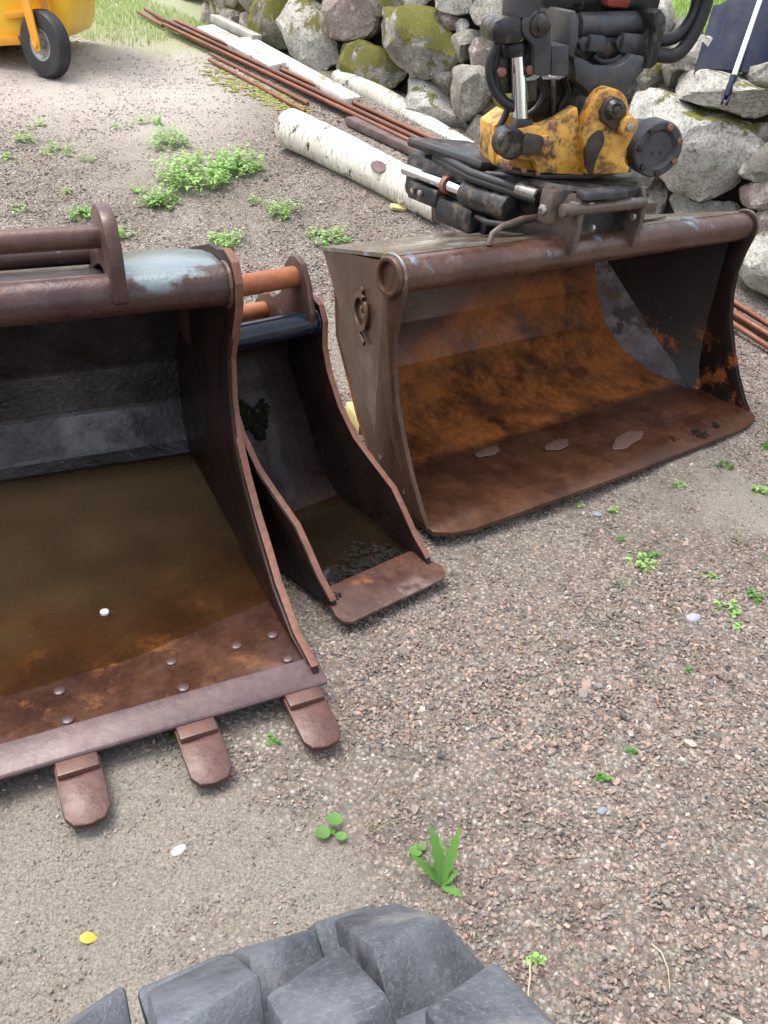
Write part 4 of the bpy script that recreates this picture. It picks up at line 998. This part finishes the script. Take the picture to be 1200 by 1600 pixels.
lg, lM, lL = log('birch_log', 'thick white birch log with a dark knot, lying on the gravel', la, lb, ra, rb_, 'bark', .01)
kn = BM(); kp = Vector((lL * .66, -.075, .058))
bmk = lathe([(-.006, .0), (.0, .036), (.010, .041), (.013, .033), (.008, .020), (.009, 0)], 2, (0, 0, 0), 24)
bmesh.ops.scale(bmk, vec=(1.7, 1, 1), verts=bmk.verts)
bmesh.ops.scale(bmk, vec=(.8, .8, .8), verts=bmk.verts)
bmesh.ops.transform(bmk, matrix=Matrix.Translation(kp) @ Matrix.Rotation(R(50), 4, 'X'), verts=bmk.verts)
build(bmk, 'knot', M_['plank'], lg, smooth=40)
a, b = WM @ loc(528, 126, WM, 1, .20), WM @ loc(750, 246, WM, 1, .24)
log('birch_log', 'slender crooked birch log leaning along the foot of the stone wall', a, b, .078, .070, 'bark2', .06)
def board(name, label, A, B, wdt, thk, mt, cat='board', roll=0.):
    t = (B - A).normalized(); y = Vector((0, 0, 1)).cross(t).normalized(); z = t.cross(y); M = Matrix.Identity(4)
    for i in range(3): M[i][0], M[i][1], M[i][2], M[i][3] = t[i], y[i], z[i], A[i]
    L = (B - A).length
    o = build(box((L / 2, 0, 0), (L, wdt, thk), .008, rot=(R(roll), 0, 0)), name, M_[mt], frame=M, smooth=30)
    return tag(o, label, cat)
def WP(u, v, y): return WM @ loc(u, v, WM, 1, y)
def GP(u, v, up_):
    p = P3(u, v); p.z = tz(p.x, p.y) + up_; return p
board('timber_board', 'short wide white painted board beside the rods, furthest from the birch log', GP(322, 62, .07), GP(436, 124, .07), .15, .07, 'board', roll=10)
board('timber_board', 'long white board with mossy lower end along the stone wall', GP(384, 84, .08), GP(552, 180, .07), .13, .08, 'board', roll=6)
board('timber_board', 'thin grey weathered board behind the white boards', GP(336, 54, .12), GP(402, 88, .12), .09, .06, 'greyboard')
board('plank', 'dark wet plank lying under the slender birch log', GP(552, 196, .03), GP(704, 268, .03), .15, .05, 'plank', 'plank')
def rods(n, u0, v0, u1, v1, r, spread, lift, mt, label, group):
    proto = None
    A, B = P3(u0, v0), P3(u1, v1); side_ = Vector((0, 0, 1)).cross((B - A).normalized()).normalized()
    for i in range(n):
        off = side_ * ((i - (n - 1) / 2) * spread + random.uniform(-.006, .006)) ; sl = (B - A).normalized() * random.uniform(-.12, .12)
        skew = side_ * random.uniform(-.02, .02)
        N = 9; pts = []
        for k in range(N):
            p = A.lerp(B, k / (N - 1)) + off + sl + skew * (k / (N - 1)); p.z = tz(p.x, p.y) + lift + r * (1.0 + (1.75 if i % 3 == 1 else 0)); pts.append(p)
        # straight bars: keep the chord between the ends, sagging slightly
        q0, q1 = pts[0], pts[-1]
        mx = max(pts[k].z - q0.lerp(q1, k / (N - 1)).z for k in range(N))
        pts = [q0.lerp(q1, k / (N - 1)) + Vector((0, 0, max(0, mx) * .98)) for k in range(N)]
        o = build(tube(pts, r, 10), 'steel_rod', M_[mt if i % 2 else 'steelrod2'], smooth=50); tag(o, label, 'rod', group)
rods(7, 262, 48, 735, 275, .014, .026, .03, 'steelrod', 'rusty steel rod in the long bundle between the birch log and the white boards', 'long bundle of rusty rods')
rods(1, 316, 94, 466, 172, .013, .05, .0, 'steelrod', 'rusty steel rod lying apart on mossy gravel, the one nearer the weeds', 'rods apart from the bundle')
rods(1, 330, 90, 478, 168, .013, .05, .0, 'steelrod', 'rusty steel rod lying apart on mossy gravel, the one nearer the white boards', 'rods apart from the bundle')
rods(3, 232, 30, 268, 52, .016, .05, .02, 'steelrod', 'short rusty rod end poking out of the grass beyond the long bundle', 'rod ends in the grass')
rods(6, 1100, 470, 1290, 590, .014, .036, .01, 'steelrod2', 'rusty steel rod beside the stone wall, behind the far end of the grading bucket', 'rods behind the grading bucket')

# wood block between the buckets
p = ground_at(566, 662); M = Matrix.Translation((p.x, p.y, tz(p.x, p.y) + .025)) @ Matrix.Rotation(R(112), 4, 'Z')
tag(build(box((0, 0, 0), (.17, .085, .05), .004), 'wood_block', M_['block'], frame=M, smooth=30), 'pale yellow wood block on the gravel between two buckets', 'wood block')
p = ground_at(622, 328); M = Matrix.Translation((p.x, p.y, tz(p.x, p.y) + .012)) @ Euler((.2, .1, .5)).to_matrix().to_4x4()
tag(build(prism([(-.05, -.02), (.03, -.035), (.06, .0), (.02, .03), (-.04, .025)], 2, -.008, .008, .003), 'wood_chip', M_['block'], frame=M, smooth=30), 'pale splintered wood chip on the gravel beside the thick birch log', 'wood chip')

# ---------------------------------------------------------------- snow shovel leaning on the wall
gp = loc(1133, 158, WM, 1, .26); tp_ = loc(1180, 22, WM, 1, -.10)
A = WM @ gp; B = WM @ tp_; t = (B - A).normalized(); y = (Vector((0, 0, 1)).cross(t)).normalized(); z = t.cross(y); M = Matrix.Identity(4)
for i in range(3): M[i][0], M[i][1], M[i][2], M[i][3] = y[i], z[i], t[i], A[i]
L = (B - A).length
sh = thing('snow_shovel', 'upturned snow shovel with navy scoop and white shaft leaning on the stone wall', 'shovel', M)
build(rod((0, 0, .10), (0, 0, L + .12), .0125, 20, 0), 'shaft', M_['whiteshaft'], sh, smooth=40)
gr = rod((0, 0, .02), (0, 0, .15), .017, 20, .003); box((-.012, 0, .005), (.010, .022, .045), .003, gr); box((.012, 0, .005), (.010, .022, .045), .003, gr)
build(gr, 'grip', M_['navy'], sh, smooth=40)
bm = BM(); rows = []
for j in range(9):
    v = j / 8; row = []
    for i in range(13):
        q = i / 12 - .5; wdt = .40 + .04 * v
        row.append(bm.verts.new((q * wdt, -.14 + .05 * (1 - min(1, abs(2 * q) * 1.25) ** 4) + .03 * math.sin(v * 2.4), L - .33 + v * .46 - (.05 * (2 * q) ** 2 if j == 8 else 0))))
    rows.append(row)
for a, b in zip(rows, rows[1:]):
    for k in range(12): bm.faces.new((a[k], a[k + 1], b[k + 1], b[k]))
bmesh.ops.recalc_face_normals(bm, faces=bm.faces); bmesh.ops.solidify(bm, geom=bm.faces[:], thickness=.006)
bmesh.ops.translate(bm, vec=(0, .06, 0), verts=bm.verts)
build(bm, 'scoop', M_['navy'], sh, smooth=40)

# ---------------------------------------------------------------- yellow machine with caster wheel, top left
wp = ground_at(78, 122); wy = 62
yM = frame((wp.x, wp.y, tz(wp.x, wp.y)), wy); WR = .205
ym = thing('yellow_machine', 'bright yellow towed machine with one small caster wheel, parked at the edge of the yard', 'machine', yM)
tp2 = [(-.05, .10), (-.055, .15), (-.05, .19), (-.035, WR - .004), (0, WR), (.035, WR - .004), (.05, .19), (.055, .15), (.05, .10)]
build(lathe(tp2, 0, (0, 0, WR), 56), 'tyre', M_['small_tyre'], ym, smooth=45)
gr = BM()
for x in (-.028, -.010, .010, .028): ring((x, 0, WR), 0, WR - .001 - abs(x) * .06, .004, 48, 6, gr)
build(gr, 'tread_rib', M_['small_tyre'], ym, smooth=60)
build(lathe([(-.04, .10), (-.048, .10), (-.045, .085), (-.02, .07), (-.02, .03), (-.06, .03), (-.06, 0), (.06, 0), (.06, .03), (.02, .03), (.02, .07), (.045, .085), (.048, .10), (.04, .10)], 0, (0, 0, WR), 40), 'rim', M_['rim'], ym, smooth=40)
for sx in (-1, 1):
    fk = BM(); prism([(-.035, WR - .03), (.0, WR - .045), (.035, WR - .03), (.04, WR + .02), (.10, .46), (.10, .52), (.03, .52), (-.03, WR + .03)], 1 - 1, sx * .075 - .008, sx * .075 + .008, .004, fk)
    build(fk, 'fork_arm', M_['orange_paint'], ym, smooth=30)
    build(hexbolt((sx * .083, 0, WR), 0, sx, .026, .016), 'axle_nut', M_['orange_paint'], ym, smooth=30)
build(box((0, .06, .505), (.19, .12, .03), .006), 'fork_bridge', M_['orange_paint'], ym, smooth=30)
# body of the machine, tapered, behind and to the left of the wheel
bM_ = frame((wp.x, wp.y + .16, tz(wp.x, wp.y)), 8)
P = plan([(-260,-230),(116,-230),(110,-40),(107,36),(101,62),(62,66),(-40,76),(-260,86)], bM_, 1, 0)
build(prism(P, 1, 0, .9, .02), 'body', M_['yellow2'], ym, frame=bM_, smooth=30)
P = plan([(-200,60),(28,56),(34,70),(-200,82)], bM_, 1, -.03)
build(prism(P, 1, -.04, .02, .006), 'frame_rail', M_['orange_paint'], ym, frame=bM_, smooth=30)
P = plan([(8,18),(66,14),(70,24),(10,30)], bM_, 1, -.03)
build(prism(P, 1, -.06, .02, .006), 'fork_bridge', M_['orange_paint'], ym, frame=bM_, smooth=30)
for x in (-.9, -.25):
    build(box((x, .75, .2), (.08, .08, .42), .01), 'prop_leg', M_['orange_paint'], ym, frame=bM_, smooth=30)
# ---------------------------------------------------------------- plants
def leaf_faces(verts, faces, base, dirn, length, width, droop, n=3, lobes=0, rs=random):
    d = Vector(dirn).normalized(); sd_ = d.cross(Vector((0, 0, 1)))
    if sd_.length < .1: sd_ = Vector((1, 0, 0))
    sd_.normalize(); i0 = len(verts)
    for k in range(n + 1):
        f = k / n; c = Vector(base) + d * length * f + Vector((0, 0, -droop * length * f * f))
        wv = width * (math.sin(math.pi * min(.97, f * .85 + .12))) * (1.6 if lobes and k % 2 else 1)
        verts += [c - sd_ * wv + Vector((0, 0, .15 * wv)), c, c + sd_ * wv + Vector((0, 0, .15 * wv))]
    for k in range(n):
        a = i0 + 3 * k; faces += [(a, a + 1, a + 4, a + 3), (a + 1, a + 2, a + 5, a + 4)]
def plantmesh(name, verts, faces, mt, M, parent=None):
    me = bpy.data.meshes.new(name); me.from_pydata([tuple(v) for v in verts], [], faces); me.materials.append(mt)
    me.polygons.foreach_set('use_smooth', np.ones(len(me.polygons), bool))
    o = bpy.data.objects.new(name, me); COL.objects.link(o)
    if parent: o.parent = parent
    else: o.matrix_world = M
    return o
def weed(u, v, size, h, n, label, seed, mt='leaf', group=None):
    rs = random.Random(seed); p = ground_at(u, v); V, Fc = [], []
    for _ in range(n):
        a, q = rs.uniform(0, 6.28), rs.random() ** .6 * size; b = Vector((q * math.cos(a), q * math.sin(a) * .8, 0)); b.z = tz(p.x + b.x, p.y + b.y) - tz(p.x, p.y)
        tip = b + Vector((rs.gauss(0, .25) * h, rs.gauss(0, .25) * h, h * rs.uniform(.35, 1.15)))
        # stalk
        i0 = len(V); V += [b + Vector((-.001, 0, 0)), b + Vector((.001, 0, 0)), tip]; Fc.append((i0, i0 + 1, i0 + 2))
        m_ = rs.randint(4, 7)
        for k in range(m_):
            f = .35 + .65 * k / (m_ - 1); c = b.lerp(tip, f); an = rs.uniform(0, 6.28)
            leaf_faces(V, Fc, c, (math.cos(an), math.sin(an), rs.uniform(-.1, .5)), rs.uniform(.015, .032) * (1.2 - .4 * f) * (h / .08) ** .5, rs.uniform(.004, .009) * (h / .08) ** .5, rs.uniform(0, .6), 3, 1, rs)
    o = plantmesh('weed', V, Fc, M_[mt], Matrix.Translation(p)); tag(o, label, 'weed', group); return o
weed(262, 228, .13, .10, 42, 'pale green weed clump at the upper end of the big weed patch', 1)
weed(300, 285, .20, .12, 120, 'large bright green weed patch in the middle of the gravel', 2)
weed(372, 268, .15, .11, 80, 'bright green weed clump joined to the large patch on its log side', 3)
weed(252, 318, .10, .08, 45, 'low green weed clump just below the large weed patch', 4)
weed(440, 338, .09, .07, 26, 'small green weed with curled leaves between the weed patch and the birch log', 5)
weed(508, 375, .10, .06, 34, 'green weed clump behind the corner of the grading bucket', 6)
weed(352, 382, .08, .06, 34, 'green weed sprig behind the top of the digging bucket', 7)
weed(128, 340, .07, .05, 30, 'green weed sprig above the upper pin of the digging bucket', 8)
weed(192, 372, .05, .04, 16, 'tiny green weed just behind the ear of the digging bucket', 9)
weed(45, 225, .10, .06, 14, 'sparse yellow green weed at the outer side of the yard', 10)
weed(90, 240, .10, .06, 16, 'sparse weed on the gravel in line with the caster wheel', 11)
weed(470, 450, .05, .05, 30, 'green weed seen between the two pins of the trenching bucket', 12)
weed(1000, 885, .035, .035, 10, 'small green seedlings on gravel beside the thin grass tuft', 13)
weed(1135, 955, .035, .035, 9, 'small seedlings near the grey stone on the gravel', 14)
weed(945, 1222, .012, .022, 6, 'tiny green seedling alone on open gravel', 15, 'leaf2')
weed(985, 1180, .012, .02, 5, 'tiny green seedling, upper of two on open gravel', 16, 'leaf2')
weed(960, 800, .02, .02, 6, 'tiny green sprig under the lip of the grading bucket', 17)
weed(280, 1150, .015, .02, 7, 'small green sprig beside the middle tooth of the digging bucket', 18, 'leaf2')
weed(425, 1160, .012, .015, 5, 'tiny green sprig on sand between two bucket teeth', 19, 'leaf2')
for k, (u, v, sz, h, n_) in enumerate(((1060, 760, .02, .02, 6), (1130, 730, .03, .025, 9), (1185, 770, .03, .03, 10), (1020, 870, .02, .022, 6), (1110, 905, .02, .02, 5), (1180, 935, .03, .025, 8), (1150, 985, .015, .018, 5), (965, 845, .012, .018, 5), (905, 790, .012, .015, 4),
        (1195, 700, .03, .03, 9), (830, 1500, .012, .02, 5), (1075, 1050, .012, .014, 4))):
    weed(u, v, sz, h, n_, 'tiny green seedling sprouting from the gravel on the open side of the grading bucket', 60 + k, 'leaf2' if k % 2 else 'leaf', 'tiny seedlings scattered over the open gravel')
for k, (u, v, sz, h, n_) in enumerate(((15, 250, .08, .04, 10), (60, 200, .07, .04, 8), (140, 255, .06, .04, 8), (190, 200, .07, .04, 9), (215, 300, .05, .04, 9), (110, 300, .05, .03, 6), (30, 330, .05, .04, 8), (235, 195, .08, .06, 16), (400, 318, .04, .04, 7), (540, 380, .03, .03, 7))):
    weed(u, v, sz, h, n_, 'thin pale weed growing in the gravel behind the digging bucket', 90 + k, 'leaf', 'thin weeds scattered behind the digging bucket')
# moss cushions along the rods and the wall foot
bm = BM(); rs = random.Random(11)
for _ in range(330):
    f = rs.random() ** .8; u = 322 + 150 * f + rs.gauss(0, 9); v = 108 + 66 * f + rs.gauss(0, 7)
    p = P3(u, v); nb_ = BM(); bmesh.ops.create_icosphere(nb_, subdivisions=1, radius=rs.uniform(.006, .026))
    for q in nb_.verts: q.co = Vector((q.co.x * 1.3, q.co.y * 1.3, q.co.z * .3))
    join(bm, nb_, Matrix.Translation((p.x, p.y, tz(p.x, p.y) + .002)))
tag(build(bm, 'moss', M_['mossg'], smooth=60), 'yellow green moss on the gravel beside the two rusty rods lying apart', 'moss', kind='stuff')
def tuft(u, v, n, h, label, seed, mt='blade_g', lean=.5):
    rs = random.Random(seed); p = ground_at(u, v); V, Fc = [], []
    for _ in range(n):
        a = rs.uniform(0, 6.28); b = Vector((rs.gauss(0, .008), rs.gauss(0, .008), 0)); L = h * rs.uniform(.5, 1); ln = rs.uniform(.1, lean); w_ = rs.uniform(.0008, .0018); i0 = len(V); sd_ = Vector((-math.sin(a), math.cos(a), 0)) * w_
        for k in range(5):
            f = k / 4; c = b + Vector((math.cos(a) * ln * L * f * f, math.sin(a) * ln * L * f * f, L * f * (1 - .3 * ln * f))); V += [c - sd_ * (1 - f * .9), c + sd_ * (1 - f * .9)]
        for k in range(4): Fc.append((i0 + 2 * k, i0 + 2 * k + 1, i0 + 2 * k + 3, i0 + 2 * k + 2))
    o = plantmesh('grass_tuft', V, Fc, M_[mt], Matrix.Translation(p)); tag(o, label, 'grass'); return o
tuft(968, 918, 7, .10, 'thin green grass tuft on the open gravel', 1, lean=1.0)
tuft(1150, 850, 10, .09, 'pale green grass tuft at the edge of the gravel near the grading bucket lip', 2, lean=.9)
tuft(585, 1300, 4, .12, 'single tall thin grass stalk beside the round leaved seedling', 3, lean=.7)
tuft(1195, 880, 9, .07, 'green grass tuft at the very edge of the view', 4, lean=.9)
# dandelion: each leaf a part
def rosette(u, v, leaves, label, seed, name, mt, cat):
    rs = random.Random(seed); p = ground_at(u, v); th = thing(name, label, cat, Matrix.Translation(p))
    for (az, el, L, W) in leaves:
        V, Fc = [], []; d = (math.cos(R(az)) * math.cos(R(el)), math.sin(R(az)) * math.cos(R(el)), math.sin(R(el)))
        leaf_faces(V, Fc, (0, 0, .004), d, L, W, .22, 10, 1, rs); plantmesh('leaf', V, Fc, M_[mt], None, th)
    return th
rosette(690, 1385, [(120, 62, .15, .0085), (70, 62, .145, .008), (98, 44, .10, .007), (165, 50, .11, .0085), (-25, 12, .045, .008), (140, 58, .055, .006), (30, 50, .05, .006)], 'dandelion plant with upright toothed leaves behind the wheel', 3, 'dandelion', 'leaf2', 'plant')
def round_leaf(u, v, spots, label, name):
    p = ground_at(u, v); th = thing(name, label, 'plant', Matrix.Translation(p))
    for (x, y, z, r) in spots:
        bm = BM(); vs = [bm.verts.new((x + r * math.cos(a * .5236) * 1.15, y + r * math.sin(a * .5236), z + .1 * r * math.sin(a))) for a in range(12)]; c = bm.verts.new((x, y, z - .1 * r))
        for k in range(12): bm.faces.new((vs[k], vs[(k + 1) % 12], c))
        build(bm, 'leaf', M_['leaf2'], th, smooth=60)
        build(tube([(0, 0, 0), (x * .5, y * .5, z * .7), (x, y, z - .002)], .0011, 6), 'stem', M_['blade_g'], th, smooth=60)
round_leaf(513, 1305, [(-.012, -.010, .022, .014), (.008, .018, .03, .015), (.026, -.012, .02, .010), (.004, .0, .015, .008)], 'small plant with three round green leaves on the gravel', 'seedling')
round_leaf(648, 1335, [(0, 0, .012, .012), (.012, .010, .014, .009)], 'tiny two leaved seedling beside the dandelion', 'seedling')
p = ground_at(138, 1473); V, Fc = [], []; leaf_faces(V, Fc, (-.014, 0, .012), (1, .2, 0), .03, .011, .2, 5); o = plantmesh('fallen_leaf', V, Fc, M_['yleaf'], Matrix.Translation(p)); tag(o, 'small yellow fallen leaf on the gravel', 'leaf')
p = ground_at(690, 250); V, Fc = [], []; leaf_faces(V, Fc, (0, 0, .05), (1, .2, .3), .05, .02, .2, 5); o = plantmesh('fallen_leaf', V, Fc, M_['yleaf'], Matrix.Translation(p)); tag(o, 'yellow fallen leaf lying on the bundle of rusty rods', 'leaf')
def straw(u, v, pts, label):
    p = ground_at(u, v); o = build(tube([Vector(q) for q in pts], [.0016, .0018, .0014, .0008], 6), 'straw', M_['straw'], frame=Matrix.Translation(p), smooth=60); tag(o, label, 'straw')
straw(1037, 1520, [(-.016, .045, .012), (-.002, .028, .016), (.004, 0, .014), (.0, -.035, .012)], 'dry pale straw lying on the gravel, longest of two')
straw(822, 1560, [(.0, .04, .05), (.002, .02, .04), (.0, 0, .02), (.001, -.03, .012)], 'short dry straw standing beside the wheel')

# grass on the verge and on the bank
def blades(name, pts, hs, mt, label):
    n = len(pts); a = rng.uniform(0, 6.283, n); ln = rng.uniform(.1, .6, n) * hs; w_ = rng.uniform(.002, .004, n) * (hs / .08) ** .5
    dx, dy = np.cos(a), np.sin(a); V = np.zeros((n, 5, 3))
    for k, (f, g_) in enumerate(((0, -1), (0, 1), (.55, -.8), (.55, .8), (1, 0))):
        V[:, k, 0] = pts[:, 0] + dx * ln * f * f - dy * w_ * g_; V[:, k, 1] = pts[:, 1] + dy * ln * f * f + dx * w_ * g_; V[:, k, 2] = pts[:, 2] + hs * f
    i = np.arange(n) * 5
    fl = [(x, x + 1, x + 3, x + 2) for x in i] + [(x + 2, x + 3, x + 4) for x in i]
    me = bpy.data.meshes.new(name); me.from_pydata(V.reshape(-1, 3).tolist(), [], fl); me.materials.append(mt)
    o = bpy.data.objects.new(name, me); COL.objects.link(o); tag(o, label, 'grass', kind='stuff')
q = np.stack([rng.uniform(-4.6, -1.0, 40000), rng.uniform(6.6, 11, 40000)], -1)
wl = (q[:, 0] - W0.x) * WN.x + (q[:, 1] - W0.y) * WN.y
nz = np.array([noise.noise(Vector((x * 1.3, y * 1.3, 3))) for x, y in q])
keep = (wl > .1) & (q[:, 1] + nz * 1.0 > 7.5) & (rng.random(len(q)) < np.clip((q[:, 1] - 6.8) * .6, .1, 1)); q = q[keep]
blades('verge_grass', np.column_stack([q, terr(q[:, 0], q[:, 1])]), rng.uniform(.02, .055, len(q)), M_['blade_g'], 'pale green grass growing along the far edge of the gravel')
ba, bd = rng.uniform(.3, 5.5, 26000), -.30 - rng.random(26000) ** 1.5 * 3.2
bz = np.where(ba > 1.5, 1.02, np.where(ba < .9, 1.75, 1.75 - .73 * (ba - .9) / .6)) + .35 * (-bd - .28)
bx, by = W0.x + WD.x * ba + WN.x * bd, W0.y + WD.y * ba + WN.y * bd
blades('bank_grass', np.column_stack([bx, by, bz]), rng.uniform(.06, .16, len(ba)), M_['blade_g'], 'bright green grass growing on the bank above the wall')

# ---------------------------------------------------------------- gravel: real stones, instanced on points
src = bpy.data.collections.new('gravel_sources')
for k in range(7):
    bm = BM(); rs = random.Random(40 + k)
    vs = [bm.verts.new(Vector((rs.gauss(0, 1), rs.gauss(0, 1), rs.gauss(0, 1))).normalized() * rs.uniform(.8, 1.1)) for _ in range(13)]
    h = bmesh.ops.convex_hull(bm, input=bm.verts)
    bmesh.ops.delete(bm, geom=[g_ for g_ in h['geom_interior'] if isinstance(g_, bmesh.types.BMVert)], context='VERTS')
    bmesh.ops.scale(bm, vec=(rs.uniform(.8, 1.1), rs.uniform(.6, .9), rs.uniform(.45, .7)), verts=bm.verts)
    me = bpy.data.meshes.new('gravel_stone'); bm.to_mesh(me); bm.free(); me.materials.append(M_['gravel'])
    src.objects.link(bpy.data.objects.new('gravel_stone', me))
def scatter(n, ylo, yhi, power, margin):
    y = ylo + (yhi - ylo) * rng.random(n) ** power
    hw = (.36 + .56 * y) + margin
    return rng.uniform(-1, 1, n) * hw, y
xs, ys, ss = [], [], []
for (n, lo, hi, s0, s1) in ((64000, .25, 1.3, .0028, .0095), (110000, 1.3, 2.8, .0034, .0110), (80000, 2.8, 5.2, .005, .012), (36000, 5.2, 8.0, .007, .014)):
    x, y = scatter(n, lo, hi, 1.0, .25); xs.append(x); ys.append(y); s = (s0 * .75 + (s1 - s0 * .75) * rng.random(n) ** 3.0) * .86; s *= np.where(rng.random(n) < .012, 1.9, 1); ss.append(s)
xs, ys, ss = map(np.concatenate, (xs, ys, ss))
sd_v = np.array([sandy(x, y) for x, y in zip(xs, ys)])
keep = rng.random(len(xs)) < np.clip(1.10 - .95 * sd_v, .36, 1)
ss = ss * np.clip(1.18 - .75 * sd_v, .5, 1.2)
wl = (xs - W0.x) * WN.x + (ys - W0.y) * WN.y; keep &= wl > .05
xs, ys, ss, sd_v = xs[keep], ys[keep], ss[keep], sd_v[keep]; n = len(xs)
zs = terr(xs, ys) + ss * (.22 - .25 * sd_v)
pal = np.array([(.30, .21, .165), (.36, .27, .215), (.25, .20, .17), (.42, .33, .27), (.22, .20, .185), (.11, .10, .10), (.48, .42, .36), (.34, .235, .18), (.28, .255, .225), (.40, .26, .19), (.60, .56, .50), (.19, .16, .14)])
pw = np.array([.14, .14, .14, .07, .11, .08, .025, .11, .09, .06, .008, .08]); pw /= pw.sum()
cc = pal[rng.choice(len(pal), n, p=pw)]; cc = (cc * .84 + .16 * np.array([.31, .278, .235])) * rng.uniform(.55, 1.15, (n, 1))
farw = np.clip((ys - 4.6) / 1.6, 0, 1) * np.clip((-xs - .8) / .9, 0, 1); cc = cc * (1 - .75 * farw[:, None]) + .75 * farw[:, None] * np.array([.60, .54, .48])  # far left stones whitened too: washed-out brightness in their colour
me = bpy.data.meshes.new('gravel'); me.from_pydata(np.column_stack([xs, ys, zs]).tolist(), [], [])
def attr(nm, ty, data, key='value'):
    a = me.attributes.new(nm, ty, 'POINT'); a.data.foreach_set(key, np.ascontiguousarray(data).ravel())
attr('scl', 'FLOAT', ss.astype(np.float32)); attr('pick', 'INT', rng.integers(0, 7, n).astype(np.int32))
rot = np.column_stack([rng.normal(0, .5, n), rng.normal(0, .5, n), rng.uniform(0, 6.283, n)]).astype(np.float32)
attr('rot', 'FLOAT_VECTOR', rot, 'vector'); attr('col', 'FLOAT_COLOR', np.column_stack([cc, np.ones(n)]).astype(np.float32), 'color')
go = bpy.data.objects.new('gravel', me); COL.objects.link(go); tag(go, 'loose pinkish grey gravel stones covering the yard', 'gravel', kind='stuff')
ng = bpy.data.node_groups.new('gravel_scatter', 'GeometryNodeTree')
ng.interface.new_socket('Geometry', in_out='INPUT', socket_type='NodeSocketGeometry'); ng.interface.new_socket('Geometry', in_out='OUTPUT', socket_type='NodeSocketGeometry')
gi, gout, iop, ci = (ng.nodes.new(t) for t in ('NodeGroupInput', 'NodeGroupOutput', 'GeometryNodeInstanceOnPoints', 'GeometryNodeCollectionInfo'))
ci.inputs['Collection'].default_value = src; ci.inputs['Separate Children'].default_value = True; ci.inputs['Reset Children'].default_value = True
def na(nm, ty):
    x = ng.nodes.new('GeometryNodeInputNamedAttribute'); x.data_type = ty; x.inputs['Name'].default_value = nm; return x.outputs['Attribute']
L_ = ng.links.new
L_(gi.outputs[0], iop.inputs['Points']); L_(ci.outputs[0], iop.inputs['Instance']); iop.inputs['Pick Instance'].default_value = True
L_(na('pick', 'INT'), iop.inputs['Instance Index']); L_(na('rot', 'FLOAT_VECTOR'), iop.inputs['Rotation']); L_(na('scl', 'FLOAT'), iop.inputs['Scale']); L_(iop.outputs[0], gout.inputs[0])
md = go.modifiers.new('scatter', 'NODES'); md.node_group = ng
# a few single stones that stand out
def pebble(u, v, r, col, label, seed):
    p = ground_at(u, v); bm = BM(); rs = random.Random(seed); bmesh.ops.create_icosphere(bm, subdivisions=3, radius=r)
    for w_ in bm.verts: w_.co = Vector((w_.co.x * 1.3, w_.co.y * .85, w_.co.z * .6)) * (1 + .25 * noise.noise(w_.co / r * .9 + Vector((seed, 0, 0))))
    bmesh.ops.rotate(bm, cent=(0, 0, 0), matrix=Matrix.Rotation(rs.uniform(0, 3), 3, 'Z'), verts=bm.verts)
    m_ = simple('pebble_stone', tuple(c * .8 for c in col), col, 60, (.7, .9), 0, .4)
    tag(build(bm, 'pebble', m_, frame=Matrix.Translation(p + Vector((0, 0, r * .3))), smooth=40), label, 'stone')
pebble(1083, 968, .019, (.34, .36, .40), 'blue grey stone lying on the gravel among small seedlings', 1)
pebble(933, 806, .016, (.26, .28, .31), 'dark grey stone just under the lip of the grading bucket', 2)
pebble(940, 1268, .010, (.24, .26, .30), 'small slate grey stone on the open gravel', 3)
pebble(280, 1330, .012, (.62, .60, .55), 'pale stone on the sandy ground below the bucket teeth', 4)
p = dM @ Vector((-.42, .40, .008)); tag(build(lathe([(-.003, 0), (-.003, .011), (.003, .011), (.003, 0)], 2, (0, 0, 0), 9), 'pebble', M_['whiteshaft'], frame=Matrix.Translation((p.x, p.y, .066)), smooth=30), 'small white flake on the floor of the digging bucket', 'flake')
